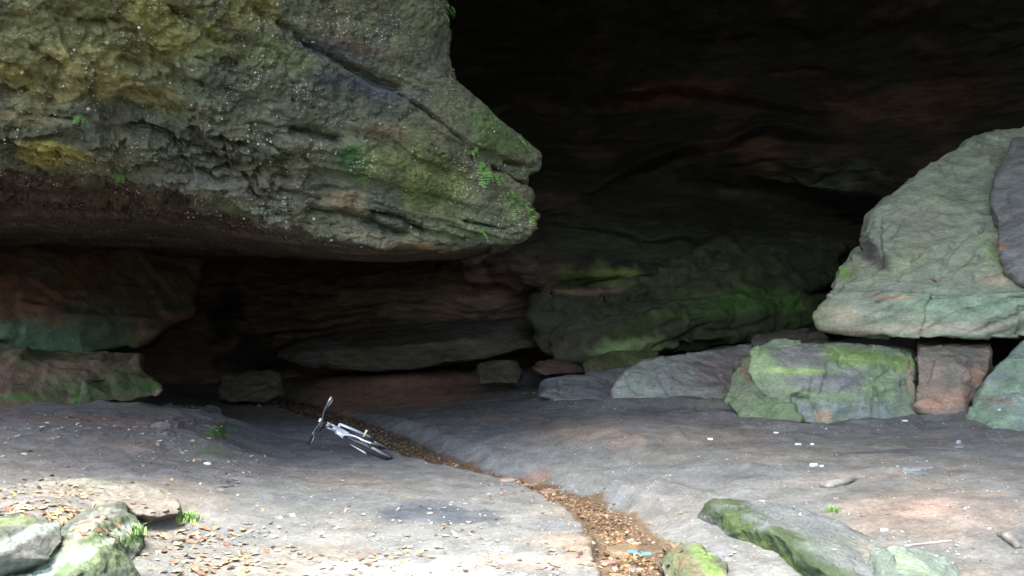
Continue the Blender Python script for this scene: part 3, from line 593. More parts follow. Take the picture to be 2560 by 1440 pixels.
# green block group
GB = (.16, .28, .08)
hull_rock('boulder', [
    HP((1868, 925, 11.7), (1876, 872, 12.0), (1938, 850, 12.3), (2030, 860, 12.4), (2100, 866, 12.4), (2248, 872, 12.3), (2282, 884, 12.1), (2288, 935, 11.9), (2288, 1040, 11.6), (2230, 1062, 11.35), (2080, 1075, 11.2), (1960, 1055, 11.35), (1900, 985, 11.5), (1880, 960, 11.6), (1980, 910, 11.6), (2200, 905, 11.7), (2100, 960, 11.3), (1940, 856, 13.6), (2280, 880, 13.6), (2280, 1040, 13.4), (1900, 980, 13.2))],
    M['boulder'], (.21, .27, .16), vox=.022, amp=.05, freq=1.5, seed=61, second=(.21, .23, .185), strata=(.025, 5, (-.45, 0)), fine=.016,
    cracks=[([(2100, 905), (2110, 925), (2125, 935)], .02, .06), ([(2035, 1020), (2050, 1050)], .03, .09), ([(1880, 960), (1930, 1010), (1960, 1050)], .03, .08)],
    blobs=[(2160, 890, 130, 26, (.2, .3, .08), .8), (2260, 900, 40, 30, (.2, .32, .08), .7), (1910, 900, 50, 50, (.27, .36, .17), .7), (2000, 885, 65, 30, (.21, .205, .195), .9), (2070, 950, 130, 26, (.2, .2, .2), .85), (2010, 930, 100, 8, (.3, .4, .14), .8), (2200, 960, 70, 40, (.22, .32, .15), .6), (2120, 1030, 200, 28, (.2, .23, .22), .8), (2278, 960, 14, 70, (.36, .28, .18), .8), (1930, 1000, 60, 40, (.17, .2, .13), .6), (2060, 1040, 20, 16, (.4, .28, .18), .8)],
    label='bright green mossy block in front of the gap below the biggest boulder')
hull_rock('boulder', [HP((1812, 1010, 11.7), (1828, 955, 12.0), (1850, 905, 12.3), (1882, 890, 12.3), (1905, 960, 11.75), (1960, 1000, 11.45), (2010, 1050, 11.2), (1990, 1066, 11.15), (1850, 1046, 11.45), (1880, 990, 11.5), (1860, 900, 13.2), (1980, 1030, 12.6))],
    M['boulder'], (.15, .2, .11), vox=.022, amp=.05, freq=2, seed=63, second=(.16, .18, .13), fine=.02, strata=(.04, 5, (-.8, 0)), blobs=[(1870, 930, 16, 26, (.18, .13, .1), .8)],
    label='rough dull green rock wedged against the left end of the green block')
hull_rock('boulder', [HP((2292, 888, 11.9), (2300, 872, 12.1), (2468, 866, 12.2), (2478, 885, 12.0), (2474, 925, 11.8), (2440, 990, 11.6), (2405, 1045, 11.4), (2340, 1040, 11.4), (2292, 1020, 11.5), (2380, 900, 11.7), (2300, 856, 13.2), (2470, 852, 13.4), (2460, 1000, 13), (2300, 1000, 13))],
    M['boulder'], (.25, .2, .155), vox=.022, amp=.035, freq=1.8, seed=65, second=(.17, .16, .13), fine=.012,
    blobs=[(2440, 940, 50, 30, (.34, .22, .155), .8), (2390, 990, 60, 26, (.36, .22, .155), .8), (2330, 1010, 40, 14, (.35, .2, .13), .8), (2380, 890, 90, 30, (.17, .16, .13), .7)],
    cracks=[([(2295, 975), (2330, 995), (2370, 1010)], .02, .05)],
    label='reddish brown wedge shaped block right of the green block')
hull_rock('boulder', [HP((2414, 1045, 11.0), (2425, 1010, 11.1), (2470, 945, 11.3), (2512, 935, 11.35), (2535, 890, 11.5), (2558, 855, 11.8), (2700, 840, 12), (2850, 860, 12), (2850, 1080, 10.8), (2600, 1100, 10.3), (2480, 1090, 10.45), (2420, 1070, 10.8), (2560, 960, 10.9), (2560, 860, 13), (2800, 860, 13), (2480, 960, 12.6))],
    M['boulder'], (.23, .28, .245), vox=.024, amp=.045, freq=1.5, seed=67, second=(.21, .29, .2), label='grey green boulder at the right edge below the biggest boulder',
    blobs=[(2490, 1000, 25, 12, (.26, .22, .15), .7)])
# the big boulder, and the slab leaning on it
dY = -1.55
def HD(*pts): return [P(a, b, c + dY) for a, b, c in pts]
hull_rock('boulder', [
    HD((2050, 795, 14.35), (2058, 770, 14.3), (2078, 735, 14.2), (2200, 722, 13.75), (2400, 735, 13.45), (2560, 735, 13.3), (2950, 720, 13.5), (2062, 812, 14.2), (2110, 818, 14.05), (2170, 832, 13.9), (2290, 843, 13.65), (2420, 840, 13.5), (2560, 846, 13.45), (2950, 838, 13.6), (3000, 700, 15), (2080, 800, 16.4), (2950, 830, 17), (2950, 650, 17), (2150, 700, 16.4)),
    HD((2078, 738, 14.3), (2092, 665, 14.7), (2158, 618, 15.0), (2200, 640, 14.6), (2210, 735, 13.8), (2120, 740, 14.05), (2150, 640, 16), (2100, 720, 16)),
    HD((2158, 640, 14.9), (2176, 548, 15.2), (2222, 498, 15.35), (2322, 408, 15.65), (2420, 352, 15.85), (2492, 328, 15.95), (2560, 326, 15.95), (2750, 330, 15.9), (2950, 430, 15.7), (2205, 560, 14.85), (2205, 680, 14.2), (2240, 700, 13.95), (2330, 690, 14.0), (2450, 640, 14.1), (2560, 640, 14.0), (2950, 700, 13.9), (2170, 700, 14.3), (2180, 560, 17), (2500, 350, 17.5), (2950, 450, 18), (2950, 700, 18), (2200, 700, 17)),
    HD((2175, 660, 14.5), (2260, 670, 14.05), (2175, 750, 14.05), (2270, 750, 13.7), (2190, 700, 14.05), (2180, 660, 16), (2260, 750, 16)),
    HD((2160, 735, 14.0), (2240, 700, 13.9), (2420, 690, 13.75), (2560, 640, 13.8), (2950, 660, 13.8), (2560, 738, 13.35), (2250, 738, 13.7), (2500, 700, 16))],
    M['boulder'], (.27, .305, .225), vox=.025, amp=.06, freq=1.1, seed=71, second=(.3, .325, .21), strata=(.05, 6, (-.5, 0)), fine=.024,
    cracks=[([(2200, 540), (2196, 600), (2200, 670)], .03, .08), ([(2060, 745), (2085, 738), (2100, 715)], .025, .1), ([(2190, 760), (2260, 740), (2330, 750)], .02, .08), ([(2280, 715), (2350, 735), (2450, 735), (2560, 745)], .022, .09), ([(2470, 560), (2380, 620), (2340, 690)], .04, .07), ([(2500, 570), (2450, 650), (2440, 700)], .03, .05), ([(2520, 340), (2495, 420), (2485, 520), (2470, 560)], .025, .07), ([(2200, 690), (2250, 680), (2310, 650)], .025, .06)],
    blobs=[(2180, 640, 20, 60, (.1, .085, .08), .85), (2110, 790, 55, 25, (.42, .36, .25), .8), (2300, 820, 300, 14, (.42, .38, .28), .7), (2230, 745, 60, 8, (.45, .3, .22), .85), (2350, 700, 60, 8, (.38, .34, .2), .5), (2110, 680, 18, 18, (.17, .3, .06), .8), (2420, 760, 150, 30, (.27, .38, .26), .7), (2480, 640, 16, 50, (.26, .36, .15), .7), (2500, 700, 60, 14, (.42, .3, .22), .7), (2430, 480, 110, 70, (.25, .3, .21), .6), (2290, 560, 70, 60, (.27, .27, .23), .6), (2110, 830, 80, 8, (.2, .11, .07), .7)],
    label='biggest boulder, pale grey green and sloping, resting above the lower blocks')
hull_rock('rock_slab', [HD((2536, 352, 15.35), (2505, 410, 15.0), (2482, 490, 14.6), (2478, 520, 14.5), (2492, 570, 14.2), (2500, 630, 13.75), (2510, 655, 13.6), (2560, 705, 13.35), (2620, 740, 13.2), (2800, 760, 13.1), (2900, 400, 15.0), (2650, 340, 15.4), (2600, 500, 14.1), (2560, 360, 16.3), (2900, 420, 16.2), (2560, 690, 14.6), (2900, 740, 14.6), (2500, 560, 15.2))],
    M['boulder'], (.2, .2, .19), vox=.025, amp=.05, freq=1.5, seed=75, second=(.18, .175, .165), strata=(.04, 5, (-1.2, 0)), cracks=[([(2500, 640), (2540, 650), (2560, 640)], .03, .08)],
    blobs=[(2500, 615, 20, 14, (.34, .22, .15), .8)], label='dark grey slab leaning on the right flank of the biggest boulder', cat='rock slab')

# ------------------------------------------------------------------ foreground rocks
def HZ(*pts): return [G(*q) for q in pts]
hull_rock('boulder', [
    HZ((1744, 1300, .04), (1768, 1262, .17), (1791, 1250, .19), (1888, 1248, .2), (1935, 1260, .21), (2022, 1280, .21), (2080, 1294, .2), (2120, 1312, .19), (1851, 1274, .2), (1895, 1300, .21), (1942, 1340, .2), (1764, 1322, .0), (1841, 1345, -.02), (1868, 1376, -.03), (1901, 1398, -.03), (1949, 1420, -.03), (2022, 1368, .2), (2080, 1380, .19), (1790, 1260, -.2), (2100, 1330, -.2)),
    HZ((1942, 1340, .2), (2022, 1369, .2), (2080, 1406, .19), (2110, 1440, .18), (2150, 1500, .16), (1949, 1420, -.03), (2002, 1440, -.03), (2060, 1475, -.03), (2110, 1530, -.05), (2080, 1294, .2), (2187, 1352, .14), (2290, 1396, .08), (2330, 1460, .06), (2250, 1540, .06), (2200, 1400, -.2))],
    M['mossrock'], (.115, .128, .13), vox=.014, facet=.4, amp=.035, freq=2.2, seed=81, second=(.11, .135, .115), fine=.012, strata=(.02, 8, (.0, .3)),
    blobs=[(1830, 1310, 70, 26, (.04, .062, .032), .95), (1900, 1345, 70, 30, (.048, .072, .03), .95), (1955, 1380, 60, 34, (.065, .1, .026), .95), (2050, 1430, 70, 34, (.045, .068, .034), .95), (1920, 1375, 40, 16, (.08, .115, .03), .7), (2190, 1400, 70, 14, (.22, .2, .17), .6)],
    label='long low grey rock with a shaggy green moss side beside the stream')
hull_rock('boulder', [HZ((2180, 1440, .1), (2210, 1385, .2), (2300, 1366, .16), (2370, 1384, .13), (2410, 1430, .05), (2420, 1520, -.1), (2300, 1600, .2), (2180, 1560, .1), (2280, 1420, .2), (2300, 1380, -.2))],
    M['boulder'], (.13, .165, .14), vox=.014, amp=.03, freq=2.5, seed=83, blobs=[(2300, 1420, 50, 26, (.18, .24, .16), .7)], label='rounded pale green rock at the bottom edge right of the mossy ridge')
hull_rock('boulder', [HZ((1652, 1372, -.03), (1670, 1346, .06), (1715, 1354, .09), (1762, 1380, .09), (1815, 1412, .07), (1830, 1470, .05), (1720, 1560, .0), (1662, 1450, -.05), (1710, 1400, .09), (1740, 1400, -.2))],
    M['mossrock'], (.11, .12, .09), vox=.014, amp=.035, freq=3, seed=85, fine=.018, second=(.15, .12, .09), blobs=[(1690, 1400, 30, 50, (.07, .095, .045), .8), (1780, 1420, 26, 20, (.11, .17, .045), .8), (1670, 1370, 20, 26, (.17, .1, .07), .6)], label='small mossy bank rock at the right side of the pool')
hull_rock('boulder', [HZ((-300, 1320, .45), (0, 1290, .42), (80, 1285, .42), (150, 1310, .4), (165, 1350, .35), (130, 1400, .3), (60, 1420, .2), (-200, 1500, .2), (0, 1500, .0), (150, 1420, -.1), (-200, 1360, .5), (50, 1320, .47), (0, 1300, -.2))],
    M['boulder'], (.085, .1, .085), vox=.014, facet=.3, amp=.035, freq=2, seed=91, second=(.09, .11, .075), blobs=[(90, 1350, 70, 40, (.13, .13, .12), .7), (20, 1360, 20, 18, (.36, .45, .37), .7), (30, 1300, 60, 12, (.14, .18, .08), .7)], label='dark rounded rock in the bottom left corner under the leaves')
hull_rock('boulder', [HZ((150, 1330, .22), (200, 1285, .3), (300, 1262, .3), (338, 1290, .24), (350, 1340, .15), (345, 1440, .05), (300, 1520, 0), (130, 1520, .1), (0, 1540, .15), (0, 1440, .22), (230, 1320, .36), (250, 1400, .25), (330, 1300, -.2), (150, 1400, -.2))],
    M['mossrock'], (.09, .1, .085), vox=.014, facet=.4, amp=.04, freq=2.6, seed=93, second=(.1, .125, .085), fine=.018, blobs=[(130, 1425, 40, 26, (.42, .52, .43), .85), (210, 1340, 40, 26, (.09, .125, .05), .8), (240, 1400, 50, 30, (.09, .125, .06), .7), (300, 1330, 30, 20, (.32, .38, .31), .6), (320, 1350, 12, 24, (.08, .15, .04), .8), (215, 1385, 16, 10, (.36, .46, .34), .8), (250, 1290, 60, 14, (.24, .24, .22), .7)], label='pale lichen spotted rock in the bottom left corner, right of the dark one')
hull_rock('rock_slab', [HZ((60, 1215, .3), (120, 1195, .3), (250, 1205, .27), (345, 1212, .26), (400, 1225, .25), (440, 1250, .22), (455, 1280, .18), (440, 1312, .0), (350, 1330, .0), (260, 1280, .24), (100, 1250, .3), (360, 1225, -.2), (60, 1230, -.1), (400, 1292, .17))],
    M['boulder'], (.17, .155, .13), vox=.014, facet=.4, amp=.03, freq=2.5, seed=95, second=(.2, .2, .165), label='pale angular slab beside the tuft of bright grass', cat='rock slab')

# ------------------------------------------------------------------ small things
bpy.context.view_layer.update()
_dg = bpy.context.evaluated_depsgraph_get()
def drop(x, y, top=1.0):
    ok, hit, nrm, i, ob, mt = sc.ray_cast(_dg, Vector((x, y, top)), Vector((0, 0, -1)))
    return (np.array(hit), np.array(nrm)) if ok else (np.array([x, y, gz(x, y)]), np.array([0, 0, 1.]))
def tube_mesh(pts, rad, seg=8, closed=False, caps=True):
    pts = np.asarray(pts, float); n = len(pts); rad = np.ones(n) * rad if np.isscalar(rad) else np.asarray(rad, float)
    vs = []; prev = None
    for i in range(n):
        a = pts[(i - 1) % n] if closed or i > 0 else pts[i]; b = pts[(i + 1) % n] if closed or i < n - 1 else pts[i]
        t = b - a; t = t / (np.linalg.norm(t) + 1e-12)
        if prev is None:
            r_ = np.array([0, 0, 1.]) if abs(t[2]) < .9 else np.array([1., 0, 0]); prev = np.cross(t, r_)
        p = prev - t * (prev @ t); p /= np.linalg.norm(p); prev = p; q = np.cross(t, p)
        for k in range(seg):
            a_ = 2 * math.pi * k / seg; vs.append(pts[i] + rad[i] * (math.cos(a_) * p + math.sin(a_) * q))
    fs = []
    for i in range(n if closed else n - 1):
        for k in range(seg):
            j = (i + 1) % n; fs.append((i * seg + k, i * seg + (k + 1) % seg, j * seg + (k + 1) % seg, j * seg + k))
    if caps and not closed: fs.append(tuple(range(seg))[::-1]); fs.append(tuple((n - 1) * seg + k for k in range(seg)))
    return vs, fs
class MB:
    def __init__(s): s.v = []; s.f = []
    def add(s, vf):
        o = len(s.v); s.v += [np.array(q, float) for q in vf[0]]; s.f += [tuple(i + o for i in q) for q in vf[1]]; return s
    def tube(s, pts, rad, seg=8, closed=False): return s.add(tube_mesh(pts, rad, seg, closed))
    def ring(s, c, rx, r, n=40, seg=6, y=0):
        return s.tube([(c[0] + rx * math.cos(2 * math.pi * k / n), c[1] + y, c[2] + rx * math.sin(2 * math.pi * k / n)) for k in range(n)], r, seg, True)
    def box(s, c, d, rot=None):
        vs = [np.array([sx * d[0] / 2, sy * d[1] / 2, sz * d[2] / 2]) for sx in (-1, 1) for sy in (-1, 1) for sz in (-1, 1)]
        if rot is not None: vs = [rot @ q for q in vs]
        vs = [q + np.array(c) for q in vs]
        return s.add((vs, [(0, 1, 3, 2), (4, 6, 7, 5), (0, 4, 5, 1), (2, 3, 7, 6), (0, 2, 6, 4), (1, 5, 7, 3)]))
    def build(s, name, m, parent): return mesh_obj(name, s.v, s.f, m, parent=parent, loc=np.zeros(3))

# ---- bicycle: built upright (x forward, y left, z up), then laid on its side
M['white_paint'] = plain('white_paint', (.86, .88, .9), .35, spec=.5, var=.04)
M['navy'] = plain('dark_blue_paint', (.03, .05, .1), .35)
M['rubber'] = plain('black_rubber', (.018, .018, .02), .8)
M['alloy'] = plain('alloy', (.5, .5, .5), .35, .8)
M['steel'] = plain('dark_steel', (.1, .1, .1), .4, .7)
M['saddle'] = plain('saddle_cover', (.02, .02, .022), .5)
M['amber'] = plain('amber_reflector', (.8, .55, .05), .25)
bike = empty('bicycle')
tag(bike, 'white bicycle lying on its side on the dark sand beside the stream', 'bicycle')
RA = np.array([0, 0, .33]); FA = np.array([1.05, 0, .33]); BB = np.array([.43, 0, .29]); ST = np.array([.30, 0, .76]); HT = np.array([.80, 0, .91]); HB = np.array([.845, 0, .79]); CR = np.array([.86, 0, .755])
b = MB(); b.tube([BB, ST], .018).tube([ST, HT + [.01, 0, -.02]], .02).tube([BB, HB], .026).tube([HT, HB], .024)
frame = b.build('frame', M['white_paint'], bike)
b = MB()
for s in (-1, 1): b.tube([ST + [0, s * .02, -.04], [.14, s * .055, .52], RA + [0, s * .065, 0]], .009); b.tube([BB + [0, s * .03, 0], [.2, s * .06, .32], RA + [0, s * .065, 0]], .010)
b.build('stays', M['white_paint'], frame)
MB().tube([BB + (HB - BB) * .30, BB + (HB - BB) * .62], .0275).build('frame_decal', M['navy'], frame)
MB().tube([ST + (HT - ST) * .35, ST + (HT - ST) * .6], .0215).build('frame_decal', M['navy'], frame)
b = MB()
for s in (-1, 1): b.tube([CR + [0, s * .06, 0], CR + [.05, s * .06, -.14], FA + [0, s * .06, .0]], [.014, .019, .015])
b.tube([CR + [.0, -.065, 0], CR + [0, .065, 0]], .018); b.tube([CR, HB], .016)
b.build('fork', M['white_paint'], bike)
SP = HT + [-.02, 0, .055]; HBc = SP + [.07, 0, .015]
b = MB().tube([HT, SP], .016).tube([SP, HBc], .018); b.build('stem', M['steel'], bike)
def bar(y): return HBc + np.array([-.05 * (abs(y) / .32)**2, y, .03 * min(1, abs(y) / .12)])
hb = MB().tube([bar(y) for y in np.linspace(-.32, .32, 17)], .012).build('handlebar', M['steel'], bike)
for s in (-1, 1):
    MB().tube([bar(s * .21), bar(s * .27), bar(s * .335)], [.016, .0175, .017]).build('grip', M['rubber' if s > 0 else 'alloy'], hb)
    MB().tube([bar(s * .19) + [.01, 0, 0], bar(s * .19) + [.05, 0, -.015], bar(s * .25) + [.065, 0, -.03], bar(s * .31) + [.06, 0, -.03]], .006).box(bar(s * .18) + [.012, 0, 0], (.04, .03, .03)).build('brake_lever', M['alloy'], hb)
MB().box(bar(0.0) + [.03, 0, .02], (.03, .05, .045)).tube([bar(0) + [.045, 0, .02], bar(0) + [.052, 0, .02]], .02, 12).build('headlamp', M['white_paint'], bike)
for c, nm in ((RA, 'rear'), (FA, 'front')):
    wrim = MB().ring(c, .285, .009, 48, 6, -.008).ring(c, .285, .009, 48, 6, .008).build('wheel', M['alloy'], bike)
    MB().ring(c, .312, .0245, 56, 10).build('tyre', M['rubber'], wrim)
    sp_b = MB()
    for k in range(28):
        a1 = 2 * math.pi * k / 28; a2 = a1 + (.5 if k % 2 else -.5); sy = .028 if k % 4 < 2 else -.028
        sp_b.tube([c + [.02 * math.cos(a2), sy, .02 * math.sin(a2)], c + [.282 * math.cos(a1), 0, .282 * math.sin(a1)]], .0016, 4)
    sp_b.build('spokes', M['alloy'], wrim)
    MB().tube([c + [0, -.065, 0], c + [0, -.03, 0], c + [0, .03, 0], c + [0, .065, 0]], [.008, .022, .022, .008], 12).build('hub', M['steel'], wrim)
MB().tube([ST + (ST - BB) / np.linalg.norm(ST - BB) * t for t in (-.02, .16)], .0135).build('seat_post', M['alloy'], bike)
sv = []; sf = []
stt = ST + (ST - BB) / np.linalg.norm(ST - BB) * .17
prof = [(-.13, .07, .012), (-.11, .076, .02), (-.05, .066, .012), (.02, .034, .004), (.09, .019, .0), (.14, .012, -.004)]
for x, hw, dz in prof:
    for k in range(10):
        a_ = 2 * math.pi * k / 10; sv.append(stt + [x, hw * math.cos(a_), .012 + dz + .022 * math.sin(a_)])
for i in range(5):
    for k in range(10): sf.append((i * 10 + k, i * 10 + (k + 1) % 10, (i + 1) * 10 + (k + 1) % 10, (i + 1) * 10 + k))
sf += [tuple(range(10))[::-1], tuple(range(50, 60))]
mesh_obj('saddle', sv, sf, M['saddle'], parent=bike, loc=np.zeros(3))
ck = MB().tube([BB + [0, -.06, 0], BB + [0, .06, 0]], .018, 10)
for s in (-1, 1): ck.tube([BB + [0, s * .065, 0], BB + [s * .10, s * .075, -s * .14]], [.012, .009])
ck = ck.build('crankset', M['steel'], bike)
MB().ring(BB, .09, .004, 40, 6, -.05).ring(BB, .065, .004, 30, 6, -.05).build('chainring', M['alloy'], ck)
for s in (-1, 1):
    pc = BB + [s * .10, s * .125, -s * .14]
    pd = MB().box(pc, (.08, .085, .022)).build('pedal', M['white_paint'], ck)
    for q in (-.042, .042): MB().box(pc + [q, 0, 0], (.004, .06, .014)).build('pedal_reflector', M['amber'], ck)
MB().tube([RA + [.01, -.05, .042], BB + [.0, -.05, .088]], .004, 5).tube([RA + [.01, -.05, -.042], BB + [.0, -.05, -.088]], .004, 5).build('chain', M['steel'], bike)
cas = MB()
for k in range(5): cas.ring(RA, .024 + .005 * k, .003, 20, 5, -.036 - .004 * k)
cas.tube([RA + [.01, -.06, -.02], RA + [.05, -.06, -.1]], .01); cas.build('cassette', M['steel'], bike)
MB().tube([bar(.1) + [.03, 0, 0], HBc + [.12, .03, 0], HT + [.1, .02, -.06], HT + [0, .03, -.03], ST + (HT - ST) * .4 + [0, .025, 0]], .003, 5).tube([bar(-.1) + [.03, 0, 0], HBc + [.12, -.04, .01], CR + [.09, -.02, .1], CR + [.03, -.03, 0]], .003, 5).build('brake_cable', M['rubber'], bike)
Aw = P(921, 1121, 10.75); Bw = P(805, 1053, 11.5)
ab = Bw - Aw; ab /= np.linalg.norm(ab); lw = -(P(836, 1001, 11.5) - P(773, 1105, 11.5)); lw = lw - ab * (lw @ ab); lw /= np.linalg.norm(lw)
lv = HBc - RA; c_, s_ = lv[0] / np.linalg.norm(lv), lv[2] / np.linalg.norm(lv)
wv = np.cross(ab, lw); fw = c_ * ab - s_ * wv; uw = s_ * ab + c_ * wv
Mx = Matrix(((fw[0], lw[0], uw[0]), (fw[1], lw[1], uw[1]), (fw[2], lw[2], uw[2])))
og = Vector(Aw) - Mx @ Vector(RA); bike.matrix_world = Matrix.Translation(og) @ Mx.to_4x4()

# ---- ferns
M['fern'] = plain('fern_green', (.1, .22, .05), .6, var=.4)
M['tuft'] = plain('grass_green', (.15, .28, .07), .6, var=.3)
def fern(px, py, size, n, label, where='over', cat='fern', seed=0):
    rg = np.random.default_rng(seed + int(px)); p, nr = on_over(px, py)
    b = MB()
    for k in range(n):
        dirv = nr * .8 + rg.normal(size=3) * .75; dirv /= np.linalg.norm(dirv); L = size * rg.uniform(.6, 1.1)
        o0 = p + rg.normal(size=3) * size * .25; side = np.cross(dirv, [0, 0, 1.]); side /= np.linalg.norm(side) + 1e-9
        pts = [o0 + dirv * L * t + np.array([0, 0, -.75 * L * t * t]) for t in np.linspace(0, 1, 7)]
        b.tube(pts, L * .012, 3)
        for i in range(1, 7):
            wl = L * .34 * math.sin(math.pi * (i / 7.5) ** .8) + L * .03; tg = pts[i] - pts[i - 1]; tg /= np.linalg.norm(tg)
            for s in (-1, 1):
                a0 = pts[i] - tg * L * .05; a1 = pts[i] + tg * L * .05; tip = pts[i] + s * side * wl + tg * L * .06 + nr * L * .02 * rg.normal()
                md = (a0 + a1) / 2 + s * side * wl * .6
                o = len(b.v); b.v += [a0, md - tg * L * .045, tip, md + tg * L * .05, a1]; b.f.append((o, o + 1, o + 2, o + 3, o + 4))
    o = mesh_obj('fern', b.v, b.f, M['fern'], smooth=False, loc=p)
    tag(o, label, cat, 'small ferns rooted in the cracks of the overhang'); return o
FR = [(1183, 372, .10, 9, 'pale fern highest in the long crack left of the overhang nose'), (1202, 408, .10, 10, 'fern just under the pale one in the crack of the overhang'), (1216, 432, .13, 14, 'largest bright green fern hanging in the middle of the overhang crack'), (1244, 440, .1, 9, 'fern to the right of the largest bright fern in the crack'), (1300, 355, .10, 8, 'fern on the mossy top of the overhang nose'),
      (1268, 482, .08, 7, 'small fern at the start of the row under the notch of the nose'), (1290, 490, .09, 9, 'fern in the row under the notch, second from its left end'), (1285, 505, .11, 13, 'drooping fern lowest in the row under the notch'), (1308, 512, .08, 8, 'small fern at the right end of the row under the notch'), (1328, 540, .11, 9, 'fern at the lowest tip of the overhang nose'),
      (1297, 425, .06, 6, 'tiny fern in the notch between the two lips of the nose'), (1210, 577, .07, 7, 'small fern above the bottom lip of the overhang'), (210, 290, .075, 8, 'lone small fern on the yellow layered stone far left'), (297, 430, .075, 8, 'lone small fern at the left lower lip of the overhang'), (1118, 22, .1, 9, 'fern on the upper edge of the overhang beside the darkness'), (495, 468, .05, 5, 'tiny blue green fern low on the pebbly face'), (1262, 545, .05, 5, 'tiny fern left of the lowest tip')]
for q in FR: fern(*q[:4], q[4])
def tuft(px, py, size, n, label, name='grass_tuft', mat='tuft', cat='grass tuft'):
    g0 = on_ground(px, py); p, _ = drop(g0[0], g0[1]); rg = np.random.default_rng(int(px + py)); b = MB()
    for k in range(n):
        a_ = rg.uniform(0, 6.28); L = size * rg.uniform(.5, 1.1); o0 = p + np.array([rg.normal() * size * .45, rg.normal() * size * .35, -.01]); lean = np.array([math.cos(a_), math.sin(a_), 0]) * L * rg.uniform(.3, .9)
        wd = size * .05; sd = np.array([-math.sin(a_), math.cos(a_), 0]) * wd
        m_ = o0 + lean * .4 + [0, 0, L * .6]; t_ = o0 + lean + [0, 0, L * .75]
        o = len(b.v); b.v += [o0 - sd, o0 + sd, m_ + sd * .9, m_ - sd * .9, t_]; b.f += [(o, o + 1, o + 2, o + 3), (o + 3, o + 2, o + 4)]
    o = mesh_obj(name, b.v, b.f, M[mat], smooth=False, loc=p); tag(o, label, cat)
tuft(462, 1300, .10, 150, 'bright green tuft growing at the foot of the pale angular slab')
tuft(335, 1370, .09, 70, 'green tuft on the right side of the pale lichen spotted rock')
tuft(1775, 1425, .05, 60, 'tiny green tuft on the bank rock by the pool')
tuft(190, 1003, .12, 60, 'dark green tuft at the foot of the low mossy ledge')
tuft(2085, 1278, .07, 70, 'small dark green clump behind the long mossy rock')

